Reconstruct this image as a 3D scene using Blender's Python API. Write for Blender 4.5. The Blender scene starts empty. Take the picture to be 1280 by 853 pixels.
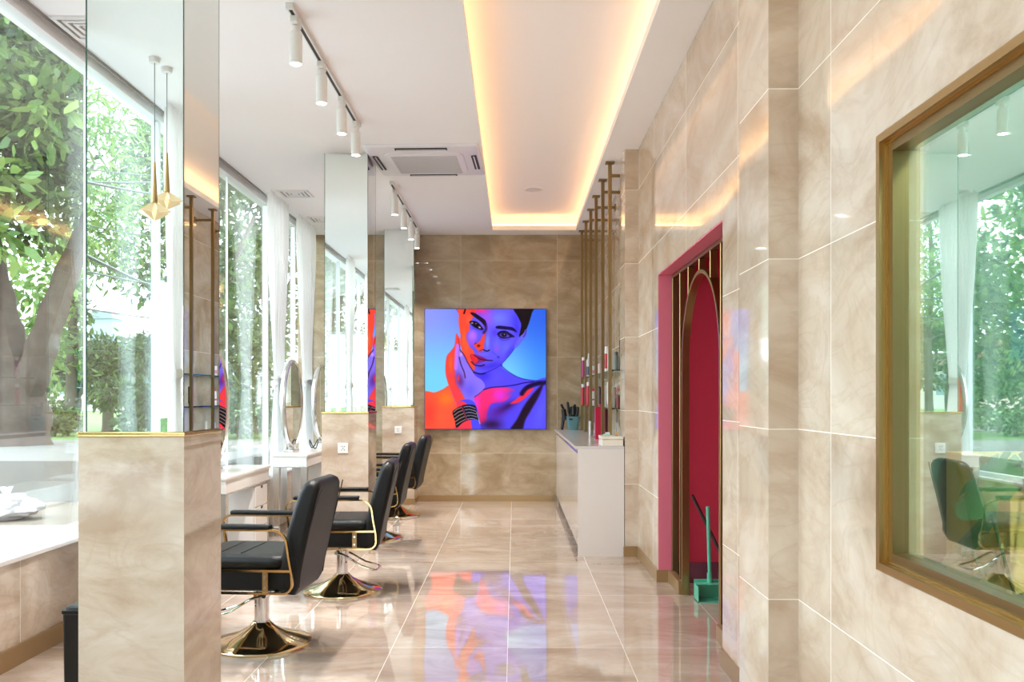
import bpy, bmesh, math, random
import numpy as np
from mathutils import Vector, Matrix
random.seed(7); rng = np.random.default_rng(11)
PI = math.pi
S = bpy.context.scene
COL = S.collection

# ------------------------------------------------------------------ camera, world, exposure
CH = 1.305                                   # eye height
cd = bpy.data.cameras.new('camera'); cam = bpy.data.objects.new('camera', cd); COL.objects.link(cam)
cam.location = (0, 0, CH); cam.rotation_euler = (PI/2, 0, 0)
cd.sensor_width = 36; cd.lens = 36*1100/1280
cd.shift_x = -3/1280; cd.shift_y = 69.5/1280
cd.clip_start = .02; cd.clip_end = 400
S.camera = cam
S.view_settings.view_transform = 'Standard'; S.view_settings.look = 'None'
S.view_settings.gamma = 1; S.view_settings.use_curve_mapping = False
S.view_settings.exposure = 1.0
WORLD_STRENGTH = 3.8
w = bpy.data.worlds.new('sky'); S.world = w; w.use_nodes = True
nt = w.node_tree; nt.nodes.clear()
wo = nt.nodes.new('ShaderNodeOutputWorld'); bg = nt.nodes.new('ShaderNodeBackground')
tcw = nt.nodes.new('ShaderNodeTexCoord'); nz = nt.nodes.new('ShaderNodeTexNoise'); crw = nt.nodes.new('ShaderNodeValToRGB')
nz.inputs['Scale'].default_value = 2.2; nz.inputs['Detail'].default_value = 5
crw.color_ramp.elements[0].position = .4; crw.color_ramp.elements[0].color = (.74, .86, 1, 1)
crw.color_ramp.elements[1].position = .62; crw.color_ramp.elements[1].color = (.92, .96, 1, 1)
nt.links.new(tcw.outputs['Generated'], nz.inputs['Vector']); nt.links.new(nz.outputs['Fac'], crw.inputs['Fac'])
nt.links.new(crw.outputs['Color'], bg.inputs['Color']); bg.inputs['Strength'].default_value = WORLD_STRENGTH
nt.links.new(bg.outputs[0], wo.inputs[0])
cy = S.cycles
cy.max_bounces = 14; cy.diffuse_bounces = 6; cy.glossy_bounces = 8; cy.transmission_bounces = 8
cy.transparent_max_bounces = 24; cy.use_denoising = True; cy.sample_clamp_indirect = 8
cy.caustics_reflective = False; cy.caustics_refractive = False

def portal(loc, rot, sx, sy):
    l = bpy.data.lights.new('window_portal', 'AREA'); l.shape = 'RECTANGLE'; l.size = sx; l.size_y = sy
    l.cycles.is_portal = True
    o = bpy.data.objects.new('window_portal', l); COL.objects.link(o); o.location = loc; o.rotation_euler = rot
    return o
portal((-2.47, 3.98, 1.9), (0, -PI/2, 0), 2.7, 13.9)
portal((-1.76, -2.97, 1.3), (PI/2, 0, PI), 1.3, 2.5)

# ------------------------------------------------------------------ materials
def lin(c):
    f = lambda v: v/12.92 if v <= .04045 else ((v+.055)/1.055)**2.4
    return tuple(f(v/255) for v in c[:3]) + (1,)
MATS = {}
def mat(name, rgb=(200, 200, 200), rough=.5, metal=0, spec=.5, coat=0, emit=None, estr=0, bump=0, bscale=60, var=0, vscale=4, sheen=0, lincol=None, aniso=0):
    if name in MATS: return MATS[name]
    m = bpy.data.materials.new(name); m.use_nodes = True; MATS[name] = m
    n = m.node_tree.nodes; L = m.node_tree.links; b = n['Principled BSDF']
    c = lincol or lin(rgb)
    b.inputs['Base Color'].default_value = c; b.inputs['Roughness'].default_value = rough
    b.inputs['Metallic'].default_value = metal; b.inputs['Specular IOR Level'].default_value = spec
    b.inputs['Coat Weight'].default_value = coat; b.inputs['Coat Roughness'].default_value = .04
    b.inputs['Sheen Weight'].default_value = sheen
    if aniso: b.inputs['Anisotropic'].default_value = aniso
    if emit: b.inputs['Emission Color'].default_value = lin(emit); b.inputs['Emission Strength'].default_value = estr
    tc = n.new('ShaderNodeTexCoord')
    if var:
        nz = n.new('ShaderNodeTexNoise'); nz.inputs['Scale'].default_value = vscale; nz.inputs['Detail'].default_value = 6
        mx = n.new('ShaderNodeMix'); mx.data_type = 'RGBA'
        mx.inputs[6].default_value = tuple(min(1, v*(1-var)) for v in c[:3]) + (1,)
        mx.inputs[7].default_value = tuple(min(1, v*(1+var)) for v in c[:3]) + (1,)
        L.new(tc.outputs['Object'], nz.inputs['Vector']); L.new(nz.outputs['Fac'], mx.inputs[0]); L.new(mx.outputs[2], b.inputs['Base Color'])
    if bump:
        nb = n.new('ShaderNodeTexNoise'); nb.inputs['Scale'].default_value = bscale; nb.inputs['Detail'].default_value = 4
        bp = n.new('ShaderNodeBump'); bp.inputs['Strength'].default_value = bump; bp.inputs['Distance'].default_value = .01
        L.new(tc.outputs['Object'], nb.inputs['Vector']); L.new(nb.outputs['Fac'], bp.inputs['Height']); L.new(bp.outputs[0], b.inputs['Normal'])
    return m

def tile_mat(name, kind, tu, tv, u0, v0, dark, mid, light, grout, rough=.05, gw=.0035, coat=.5, ior=1.5, wav=.02, scale=1.0):
    """polished stone tiles. kind: 'floor' (u=x, v=y), 'wall' (u = x or y by the way the face looks, v = z)"""
    m = bpy.data.materials.new(name); m.use_nodes = True; MATS[name] = m
    n = m.node_tree.nodes; L = m.node_tree.links; b = n['Principled BSDF']
    def math_(op, a, bb=None, c=None):
        q = n.new('ShaderNodeMath'); q.operation = op
        for i, v in enumerate((a, bb, c)):
            if v is None: continue
            if isinstance(v, (int, float)): q.inputs[i].default_value = v
            else: L.new(v, q.inputs[i])
        return q.outputs[0]
    g = n.new('ShaderNodeNewGeometry'); sp = n.new('ShaderNodeSeparateXYZ'); L.new(g.outputs['Position'], sp.inputs[0])
    X, Y, Z = sp.outputs
    if kind == 'floor': U, V = X, Y
    else:
        sn = n.new('ShaderNodeSeparateXYZ'); L.new(g.outputs['True Normal'], sn.inputs[0])
        isy = math_('GREATER_THAN', math_('ABSOLUTE', sn.outputs[1]), .5)
        U = math_('ADD', math_('MULTIPLY', X, isy), math_('MULTIPLY', Y, math_('SUBTRACT', 1, isy))); V = Z
        if isinstance(u0, tuple): u0 = math_('ADD', math_('MULTIPLY', isy, u0[0]), math_('MULTIPLY', math_('SUBTRACT', 1, isy), u0[1]))
    us = math_('DIVIDE', math_('SUBTRACT', U, u0), tu); vs = math_('DIVIDE', math_('SUBTRACT', V, v0), tv)
    def edge(s, t):                       # metres from the nearest joint
        f = math_('FRACT', s); return math_('MULTIPLY', math_('MINIMUM', f, math_('SUBTRACT', 1, f)), t)
    d = math_('MINIMUM', edge(us, tu), edge(vs, tv))
    gm = math_('LESS_THAN', d, gw/2)
    cx = n.new('ShaderNodeCombineXYZ'); L.new(math_('FLOOR', us), cx.inputs[0]); L.new(math_('FLOOR', vs), cx.inputs[1])
    wn = n.new('ShaderNodeTexWhiteNoise'); L.new(cx.outputs[0], wn.inputs['Vector'])
    off = n.new('ShaderNodeVectorMath'); off.operation = 'SCALE'; L.new(wn.outputs['Color'], off.inputs[0]); off.inputs['Scale'].default_value = 9
    cu = n.new('ShaderNodeCombineXYZ'); L.new(U, cu.inputs[0]); L.new(V, cu.inputs[1])
    rt = n.new('ShaderNodeMapping'); rt.inputs['Rotation'].default_value = (0, 0, .85); rt.inputs['Scale'].default_value = (1.15*scale, 2.3*scale, 1)
    L.new(cu.outputs[0], rt.inputs[0])
    ad = n.new('ShaderNodeVectorMath'); ad.operation = 'ADD'; L.new(rt.outputs[0], ad.inputs[0]); L.new(off.outputs[0], ad.inputs[1])
    n1 = n.new('ShaderNodeTexNoise'); n1.inputs['Scale'].default_value = 1.6; n1.inputs['Detail'].default_value = 9
    n1.inputs['Roughness'].default_value = .62; n1.inputs['Distortion'].default_value = 1.1; L.new(ad.outputs[0], n1.inputs['Vector'])
    cr = n.new('ShaderNodeValToRGB'); e = cr.color_ramp.elements
    e[0].position = .34; e[0].color = lin(dark); e[1].position = .66; e[1].color = lin(light)
    x = e.new(.48); x.color = lin(mid); L.new(n1.outputs['Fac'], cr.inputs['Fac'])
    n2 = n.new('ShaderNodeTexNoise'); n2.inputs['Scale'].default_value = 2.4; n2.inputs['Detail'].default_value = 7; n2.inputs['Distortion'].default_value = 2.2
    L.new(ad.outputs[0], n2.inputs['Vector'])
    vein = math_('MULTIPLY', math_('SUBTRACT', 1, math_('MINIMUM', math_('MULTIPLY', math_('ABSOLUTE', math_('SUBTRACT', n2.outputs['Fac'], .5)), 20), 1)), .26)
    mv = n.new('ShaderNodeMix'); mv.data_type = 'RGBA'; L.new(vein, mv.inputs[0]); L.new(cr.outputs[0], mv.inputs[6]); mv.inputs[7].default_value = lin(dark)
    tv_ = math_('MULTIPLY', math_('SUBTRACT', wn.outputs['Value'], .5), .10)
    br = n.new('ShaderNodeBrightContrast'); L.new(mv.outputs[2], br.inputs['Color']); L.new(math_('MULTIPLY', tv_, .35), br.inputs['Bright'])
    mg = n.new('ShaderNodeMix'); mg.data_type = 'RGBA'; L.new(gm, mg.inputs[0]); L.new(br.outputs[0], mg.inputs[6]); mg.inputs[7].default_value = lin(grout)
    L.new(mg.outputs[2], b.inputs['Base Color'])
    b.inputs['IOR'].default_value = ior; b.inputs['Coat Weight'].default_value = coat; b.inputs['Coat Roughness'].default_value = rough*.6
    mr = math_('ADD', math_('MULTIPLY', gm, .45), rough); L.new(mr, b.inputs['Roughness'])
    nb = n.new('ShaderNodeTexNoise'); nb.inputs['Scale'].default_value = 1.8; nb.inputs['Detail'].default_value = 1; L.new(g.outputs['Position'], nb.inputs['Vector'])
    bp = n.new('ShaderNodeBump'); bp.inputs['Strength'].default_value = wav; bp.inputs['Distance'].default_value = .1; L.new(nb.outputs['Fac'], bp.inputs['Height'])
    # each tile leans a hair differently, so reflections break at the joints
    sc = n.new('ShaderNodeVectorMath'); sc.operation = 'MULTIPLY_ADD'; L.new(wn.outputs['Color'], sc.inputs[0])
    sc.inputs[1].default_value = (.006,)*3; sc.inputs[2].default_value = (-.003,)*3
    an = n.new('ShaderNodeVectorMath'); an.operation = 'ADD'; L.new(bp.outputs[0], an.inputs[0]); L.new(sc.outputs[0], an.inputs[1])
    L.new(an.outputs[0], b.inputs['Normal']); L.new(an.outputs[0], b.inputs['Coat Normal'])
    return m
BEI = dict(dark=(184, 160, 138), mid=(205, 187, 169), light=(221, 209, 196), grout=(240, 236, 228))
T_RIGHT = tile_mat('polished_beige_tile_right', 'wall', 1.2, .6, (.3, 2.78), .59, **BEI, rough=.05, coat=.25, scale=.7)
T_BACK_DIM = tile_mat('polished_beige_tile_back_shaded', 'wall', 1.2, 1.2, (-.667, 0), .598, dark=(158, 136, 106), mid=(177, 157, 129), light=(195, 177, 151), grout=(214, 204, 188), rough=.06, coat=.3)  # beige tile, colours darkened for the weaker light on the back wall
T_LEFT = tile_mat('polished_beige_tile_left', 'wall', 1.2, 1.2, (0, 4.31), -.6, **BEI, rough=.08, coat=.3)
T_PILLAR = tile_mat('polished_beige_tile_pillar', 'wall', 2, 3, (.2, .2), -.2, **BEI, rough=.05, coat=.3, scale=.75)
T_FLOOR = tile_mat('polished_floor_tile', 'floor', .6, 1.2, -.035, .97, dark=(166, 144, 128), mid=(184, 165, 150), light=(202, 188, 176), grout=(228, 222, 214), rough=.04, coat=.5, ior=1.5, scale=.8, gw=.003, wav=.012)

WHITE = mat('white_paint', (236, 233, 232), .6)
CEIL = mat('ceiling_paint', (250, 248, 250), .7, bump=.03, bscale=3)
PWHITE = mat('white_lacquer', (235, 232, 230), .18, coat=.4)
FRAMEW = mat('white_window_frame', (242, 243, 246), .3)
GOLD = mat('brushed_brass', (178, 150, 104), .30, 1)
GOLDB = mat('bronze_gold', (150, 128, 90), .33, 1)
GOLDS = mat('polished_gold', (216, 182, 122), .12, 1)
GOLDC = mat('gold_chrome', (222, 204, 164), .1, 1)
SKIRT = mat('gold_skirting', (176, 146, 106), .3, .6)
CHROME = mat('chrome', (215, 215, 218), .06, 1)
SILVER = mat('silver_leaf', (205, 203, 198), .22, .75)
BLEATH = mat('black_leather', (9, 9, 12), .42, bump=.12, bscale=260, spec=.3)
BLACKP = mat('black_plastic', (18, 18, 20), .3)
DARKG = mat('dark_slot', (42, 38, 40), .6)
GREYG = mat('grey_grille', (205, 202, 204), .6)
MIRROR = mat('mirror_glass', rough=0.0, metal=1, lincol=(.87, .93, .91, 1))
MIRE = mat('mirror_edge', (48, 92, 82), .1, coat=.5)
RED_LIT = mat('crimson_paint_lit', (236, 126, 150), .38)  # crimson paint with the bright light on the jamb put into its colour
RED_DIM = mat('crimson_paint_shaded', (204, 58, 84), .4)  # same paint, deeper colour stands in for the dimmer light inside
GREENP = mat('green_plastic', (92, 186, 158), .35)
TEALP = mat('teal_plastic', (96, 140, 146), .4)
CONC = mat('concrete', (122, 120, 116), .9, var=.15, vscale=3, bump=.2, bscale=8)
DIRT = mat('dirt', (128, 114, 100), .95, var=.3, vscale=3, bump=.4, bscale=12)
DECKM = mat('white_deck', (232, 232, 236), .5)
GRASS = mat('grass', (104, 134, 70), .9, var=.3, vscale=.6)
BARK = mat('bark', (90, 78, 70), .9, var=.4, vscale=5, bump=.8, bscale=14)

def glass_mat(name, tint, base=.05, grazing=.9, power=4.0, tlin=None):
    m = bpy.data.materials.new(name); m.use_nodes = True; MATS[name] = m; n = m.node_tree.nodes; L = m.node_tree.links; n.clear()
    o = n.new('ShaderNodeOutputMaterial'); mx = n.new('ShaderNodeMixShader'); tr = n.new('ShaderNodeBsdfTransparent'); gl = n.new('ShaderNodeBsdfGlossy')
    gl.inputs['Roughness'].default_value = 0.0; gl.inputs['Color'].default_value = (1, 1, 1, 1); tr.inputs['Color'].default_value = tlin or lin(tint)
    lw = n.new('ShaderNodeLayerWeight'); lw.inputs['Blend'].default_value = .5
    p = n.new('ShaderNodeMath'); p.operation = 'POWER'; L.new(lw.outputs['Facing'], p.inputs[0]); p.inputs[1].default_value = power
    q = n.new('ShaderNodeMath'); q.operation = 'MULTIPLY_ADD'; L.new(p.outputs[0], q.inputs[0]); q.inputs[1].default_value = grazing-base; q.inputs[2].default_value = base
    L.new(q.outputs[0], mx.inputs[0]); L.new(tr.outputs[0], mx.inputs[1]); L.new(gl.outputs[0], mx.inputs[2]); L.new(mx.outputs[0], o.inputs[0])
    return m
GLASS = glass_mat('clear_window_glass', (250, 255, 253), .045, .85, 3.8)
GLASST = glass_mat('green_tinted_glass', (218, 238, 230), .22, .9, 2.0)
GLASSH = glass_mat('shelf_glass', (205, 232, 224), .05, .8, 4)
def sheer_mat(name, rgb, trans, light=.5):
    m = bpy.data.materials.new(name); m.use_nodes = True; MATS[name] = m; n = m.node_tree.nodes; L = m.node_tree.links; n.clear()
    o = n.new('ShaderNodeOutputMaterial'); m1 = n.new('ShaderNodeMixShader'); m2 = n.new('ShaderNodeMixShader')
    d = n.new('ShaderNodeBsdfDiffuse'); t = n.new('ShaderNodeBsdfTranslucent'); tr = n.new('ShaderNodeBsdfTransparent')
    d.inputs[0].default_value = lin(rgb); t.inputs[0].default_value = lin(rgb); m1.inputs[0].default_value = light; m2.inputs[0].default_value = trans
    L.new(d.outputs[0], m1.inputs[1]); L.new(t.outputs[0], m1.inputs[2]); L.new(m1.outputs[0], m2.inputs[1]); L.new(tr.outputs[0], m2.inputs[2]); L.new(m2.outputs[0], o.inputs[0])
    return m
SHEER = sheer_mat('white_sheer', (255, 254, 254), .20, .55)
def leaf_mat(name, a, b_):
    m = bpy.data.materials.new(name); m.use_nodes = True; MATS[name] = m; n = m.node_tree.nodes; L = m.node_tree.links; n.clear()
    o = n.new('ShaderNodeOutputMaterial'); m1 = n.new('ShaderNodeMixShader'); d = n.new('ShaderNodeBsdfPrincipled'); t = n.new('ShaderNodeBsdfTranslucent')
    g = n.new('ShaderNodeNewGeometry'); cr = n.new('ShaderNodeValToRGB'); cr.color_ramp.elements[0].color = lin(a); cr.color_ramp.elements[1].color = lin(b_)
    L.new(g.outputs['Random Per Island'], cr.inputs[0]); L.new(cr.outputs[0], d.inputs['Base Color']); L.new(cr.outputs[0], t.inputs[0])
    d.inputs['Roughness'].default_value = .4; m1.inputs[0].default_value = .35
    L.new(d.outputs[0], m1.inputs[1]); L.new(t.outputs[0], m1.inputs[2]); L.new(m1.outputs[0], o.inputs[0]); return m
LEAF = leaf_mat('leaf_green', (36, 60, 38), (112, 140, 74))
LEAFD = leaf_mat('leaf_dark', (34, 58, 40), (84, 118, 68))
LEAFL = leaf_mat('leaf_pale', (78, 118, 62), (150, 176, 96))

# ------------------------------------------------------------------ mesh helpers
class MB:
    def __init__(s): s.b = bmesh.new()
    def box(s, x0, x1, y0, y1, z0, z1, bev=0, seg=2, rot=None, about=None):
        r = bmesh.ops.create_cube(s.b, size=1); vs = r['verts']
        for v in vs: v.co = Vector(((x0+x1)/2+v.co.x*(x1-x0), (y0+y1)/2+v.co.y*(y1-y0), (z0+z1)/2+v.co.z*(z1-z0)))
        if bev:
            es = list({e for v in vs for e in v.link_edges})
            q = bmesh.ops.bevel(s.b, geom=es, offset=bev, segments=seg, affect='EDGES', profile=.5)
            vs = list(set(q['verts']) | {v for v in vs if v.is_valid})
        if rot is not None:
            a = Vector(about) if about else Vector(((x0+x1)/2, (y0+y1)/2, (z0+z1)/2))
            for v in vs: v.co = a + rot @ (v.co-a)
        return s
    def cyl(s, p0, p1, r0, r1=None, n=20, cap=True):
        r1 = r0 if r1 is None else r1; p0, p1 = Vector(p0), Vector(p1); ax = (p1-p0).normalized()
        q = ax.to_track_quat('Z', 'Y').to_matrix(); rings = []
        for p, r in ((p0, r0), (p1, r1)):
            rings.append([s.b.verts.new(p+q @ Vector((r*math.cos(2*PI*i/n), r*math.sin(2*PI*i/n), 0))) for i in range(n)])
        for i in range(n): s.b.faces.new((rings[0][i], rings[0][(i+1) % n], rings[1][(i+1) % n], rings[1][i]))
        if cap: s.b.faces.new(rings[0][::-1]); s.b.faces.new(rings[1])
        return s
    def lathe(s, prof, c=(0, 0, 0), n=32, sx=1, sy=1):
        rings = []
        for r, z in prof:
            if r < 1e-5: rings.append([s.b.verts.new((c[0], c[1], c[2]+z))])
            else: rings.append([s.b.verts.new((c[0]+sx*r*math.cos(2*PI*i/n), c[1]+sy*r*math.sin(2*PI*i/n), c[2]+z)) for i in range(n)])
        for a, b in zip(rings, rings[1:]):
            for i in range(n):
                j = (i+1) % n
                if len(a) == 1 and len(b) == 1: continue
                if len(a) == 1: s.b.faces.new((a[0], b[j], b[i]))
                elif len(b) == 1: s.b.faces.new((a[i], a[j], b[0]))
                else: s.b.faces.new((a[i], a[j], b[j], b[i]))
        if len(rings[0]) > 1: s.b.faces.new(rings[0][::-1])
        if len(rings[-1]) > 1: s.b.faces.new(rings[-1])
        return s
    def loft(s, rings, close=True, cap=True):
        R = [[s.b.verts.new(p) for p in r] for r in rings]; n = len(R[0])
        for a, b in zip(R, R[1:]):
            for i in range(n if close else n-1):
                j = (i+1) % n; s.b.faces.new((a[i], a[j], b[j], b[i]))
        if cap and close: s.b.faces.new(R[0][::-1]); s.b.faces.new(R[-1])
        return s
    def sweep(s, path, prof, closed=False, up=(0, 1, 0)):
        """path of points; prof = 2-D section (side, up-ish) laid square to the path; 'up' stays fixed"""
        P = [Vector(p) for p in path]; n = len(P); up = Vector(up).normalized(); rings = []
        for i, p in enumerate(P):
            a = P[i-1] if (i > 0 or closed) else P[i]; b = P[(i+1) % n] if (i < n-1 or closed) else P[i]
            t = (b-a).normalized(); sd = t.cross(up)
            if sd.length < 1e-4: sd = Vector((1, 0, 0))
            sd.normalize(); u2 = sd.cross(t).normalized()
            rings.append([p+sd*q[0]+u2*q[1] for q in prof])
        if closed: rings.append(rings[0])
        if closed:
            R = [[s.b.verts.new(p) for p in r] for r in rings[:-1]]; m = len(prof)
            for k in range(n):
                a, b = R[k], R[(k+1) % n]
                for i in range(m): j = (i+1) % m; s.b.faces.new((a[i], a[j], b[j], b[i]))
        else: s.loft(rings)
        return s
    def tube(s, path, r, n=10, closed=False, up=(0, 1, 0)):
        return s.sweep(path, [(r*math.cos(2*PI*i/n), r*math.sin(2*PI*i/n)) for i in range(n)], closed, up)
    def prism(s, pts, y0, y1, ax='y'):
        f = {'y': lambda a, c, t: (a, t, c), 'x': lambda a, c, t: (t, a, c), 'z': lambda a, c, t: (a, c, t)}[ax]
        A = [s.b.verts.new(f(a, c, y0)) for a, c in pts]; B = [s.b.verts.new(f(a, c, y1)) for a, c in pts]; n = len(pts)
        for i in range(n): j = (i+1) % n; s.b.faces.new((A[i], A[j], B[j], B[i]))
        s.b.faces.new(A[::-1]); s.b.faces.new(B); return s
    def build(s, name, m, parent=None, smooth=True, label=None, angle=35, loc=None):
        bmesh.ops.recalc_face_normals(s.b, faces=s.b.faces[:])
        me = bpy.data.meshes.new(name); s.b.to_mesh(me); s.b.free()
        o = bpy.data.objects.new(name, me); COL.objects.link(o)
        me.materials.append(m)
        if smooth:
            me.shade_smooth(); me.set_sharp_from_angle(angle=math.radians(angle))
            wn_ = o.modifiers.new('weighted', 'WEIGHTED_NORMAL'); wn_.keep_sharp = True
        if parent is not None: o.parent = parent
        if loc: o.location = loc
        if label: o['label'] = label
        return o
def box(*a, **k): return MB().box(*a, **k)
def thing(name, label, cat, loc=(0, 0, 0), rz=0, group=None):
    o = bpy.data.objects.new(name, None); COL.objects.link(o); o.empty_display_size = .1
    o.location = loc; o.rotation_euler = (0, 0, rz); o['label'] = label; o['category'] = cat
    if group: o['group'] = group
    return o
def tag(o, label, cat, group=None, kind=None):
    o['label'] = label; o['category'] = cat
    if group: o['group'] = group
    if kind: o['kind'] = kind
    return o
def struct(o): o['kind'] = 'structure'; return o
def copy_tree(o, parent=None):
    c = o.copy(); COL.objects.link(c); c.parent = parent
    for ch in list(o.children): copy_tree(ch, c)
    return c
def relabel(o, label, group=None):
    o['label'] = label
    if group: o['group'] = group
    return o
def arc(cx, cz, r, a0, a1, n): return [(cx+r*math.cos(a0+(a1-a0)*i/n), cz+r*math.sin(a0+(a1-a0)*i/n)) for i in range(n+1)]
def rrect(w, h, r, n=4):
    p = []
    for cx, cz, a in ((w/2-r, h/2-r, 0), (-w/2+r, h/2-r, PI/2), (-w/2+r, -h/2+r, PI), (w/2-r, -h/2+r, 1.5*PI)):
        p += arc(cx, cz, r, a, a+PI/2, n)
    return p
def raw_mesh(name, verts, faces, m, parent=None, label=None):
    me = bpy.data.meshes.new(name); me.from_pydata([tuple(v) for v in verts], [], faces); me.update()
    o = bpy.data.objects.new(name, me); COL.objects.link(o); me.materials.append(m); o.parent = parent
    if label: o['label'] = label
    return o

# ------------------------------------------------------------------ the room
CZ = 3.32; UZ = 3.50; YB = 10.96; YF = -3.0
XL = -2.42; XR = 1.0; XF = 1.01
struct(box(-2.62, 2.6, YF-.1, YB+.2, -.12, 0).build('floor', T_FLOOR, smooth=False))
struct(box(-2.7, 1.3, YB, YB+.2, 0, 3.7).build('wall_back', T_BACK_DIM, smooth=False))
# ceiling with the long lit tray
TX0, TX1, TY0, TY1 = -.265, .742, .9, 10.64; CV = .15
c = MB()
c.box(-2.7, TX0, YF, YB, CZ, CZ+.055); c.box(TX1, 2.6, YF, YB, CZ, CZ+.055)
c.box(TX0, TX1, TY1, YB, CZ, CZ+.055); c.box(TX0, TX1, YF, TY0, CZ, CZ+.055)
c.box(TX0-CV-.05, TX0-CV, TY0-CV, TY1+CV, CZ+.055, UZ); c.box(TX1+CV, TX1+CV+.05, TY0-CV, TY1+CV, CZ+.055, UZ)
c.box(TX0-CV, TX1+CV, TY1+CV, TY1+CV+.05, CZ+.055, UZ); c.box(TX0-CV, TX1+CV, TY0-CV-.05, TY0-CV, CZ+.055, UZ)
c.box(-2.7, 2.6, YF, YB, UZ, UZ+.2)
struct(c.build('ceiling', CEIL, smooth=False))
# warm LED strips lying in the cove
LEDW = mat('warm_led', (255, 205, 140), .5, emit=(255, 198, 130), estr=3.4)
r = thing('cove_light', 'warm LED strip glowing around the rim of the recessed ceiling tray', 'light', (TX0-.08, TY0, CZ+.072))
r0 = r.location.copy()
for x0, x1, y0, y1 in ((TX0-.10, TX0-.085, TY0, TY1), (TX1+.085, TX1+.10, TY0, TY1), (TX0-.085, TX1+.085, TY1+.085, TY1+.10), (TX0-.085, TX1+.085, TY0-.10, TY0-.085)):
    box(x0-r0.x, x1-r0.x, y0-r0.y, y1-r0.y, -.004, .012).build('led_strip', LEDW, r, smooth=False)
# right wall: near part with window hole, column, far part, lintel over the opening, deep pilaster
WY0, WY1, WZ0, WZ1 = .35, 2.42, .83, 2.02
OY0, OY1, OZ = 4.27, 6.19, 2.165
c = MB()
c.box(XR, 1.125, YF, WY0, 0, CZ+.02); c.box(XR, 1.125, WY0, WY1, 0, WZ0); c.box(XR, 1.125, WY0, WY1, WZ1, CZ+.02); c.box(XR, 1.125, WY1, 3.11, 0, CZ+.02)
c.box(.895, 1.125, 3.10, 3.50, 0, CZ+.02)
c.box(XF, 1.15, 3.49, OY0, 0, CZ+.02); c.box(XF, 1.15, OY0, OY1, OZ, CZ+.02); c.box(XF, 1.15, OY1, 7.18, 0, CZ+.02)
c.box(.90, 1.15, 7.17, 7.50, 0, CZ+.02); c.box(XF, 1.15, 7.49, YB, 0, CZ+.02)
struct(c.build('wall_right', T_RIGHT, smooth=False))
# skirtings
struct(box(-1.2, .48, YB-.014, YB+.01, 0, .075).build('baseboard_back', SKIRT, smooth=False))
c = MB()
c.box(XF-.012, XF+.01, 3.51, OY0-.0, 0, .085); c.box(XF-.012, XF+.01, OY1+.0, 7.16, 0, .085); c.box(XR-.012, XR+.01, YF, 3.09, 0, .085)
c.box(.888, 1.0, 7.157, 7.18, 0, .085); c.box(XF-.012, 1.15, OY1-.012, OY1+.001, 0, .085)
struct(c.build('baseboard_right', SKIRT, smooth=False))
# left low wall and sill
struct(box(-2.62, XL, YF, YB, 0, .505).build('wall_left', T_LEFT, smooth=False))
struct(box(XL, XL+.014, YF, YB, 0, .10).build('baseboard_left', SKIRT, smooth=False))
SILLM = mat('white_marble_sill', (238, 238, 240), .15, var=.04, vscale=3, coat=.3)
struct(box(-2.66, XL+.02, YF, YB, .505, .53, bev=.004).build('trim_1', SILLM, smooth=False))
# window band: one window per pane
GX = -2.54
edges = [YF, -1.25, .22, 1.9, 3.55, 5.26, 7.77, 8.98, 10.1, YB]
for k, (a, b) in enumerate(zip(edges, edges[1:])):
    f = MB(); fw = .02
    f.box(GX-.04, GX+.03, a, b, CZ-.06, CZ+.0); f.box(GX-.04, GX+.03, a, b, .53, .565)
    if k != 6: f.box(GX-.025, GX+.025, a, a+fw, .56, CZ-.07)
    else: f.box(GX-.008, GX+.008, a, a+.012, .56, CZ-.07)
    if k != 5: f.box(GX-.025, GX+.025, b-fw, b, .56, CZ-.07)
    wo_ = struct(f.build('window_%d' % (k+1), FRAMEW, smooth=False))
    box(GX-.005, GX+.005, a+.01, b-.01, .56, CZ-.055).build('glass_pane', GLASS, wo_, smooth=False)
struct(box(GX+.05, GX+.066, YF, YB, CZ-.02, CZ).build('trim_2', mat('grey_rail', (150, 142, 136), .5), smooth=False))
# unseen end wall behind the camera; glazed door added to let in daylight
FZ = [(-2.62, -2.5), (1.0, 1.24)]
c = MB(); c.box(-2.62, -2.42, YF-.1, YF, 0, CZ); c.box(-1.1, 1.125, YF-.1, YF, 0, CZ); c.box(-2.42, -1.1, YF-.1, YF, 2.6, CZ)
struct(c.build('wall_front', T_LEFT, smooth=False))
f = MB(); a, b = -2.42, -1.1; f.box(a, b, YF-.06, YF-.01, 2.54, 2.6).box(a, b, YF-.06, YF-.01, 0.001, .07).box(a, a+.05, YF-.06, YF-.01, .07, 2.54).box(b-.05, b, YF-.06, YF-.01, .07, 2.54)
o = struct(f.build('added_door_1', FRAMEW, smooth=False))
box(a+.03, b-.03, YF-.04, YF-.03, .06, 2.55).build('glass_pane', GLASS, o, smooth=False)
MB().tube([(a+.09, YF-.01, .9), (a+.09, YF+.04, .93), (a+.09, YF+.04, 1.27), (a+.09, YF-.01, 1.3)], .011, 10, up=(1, 0, 0)).build('handle', CHROME, o)

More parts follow.
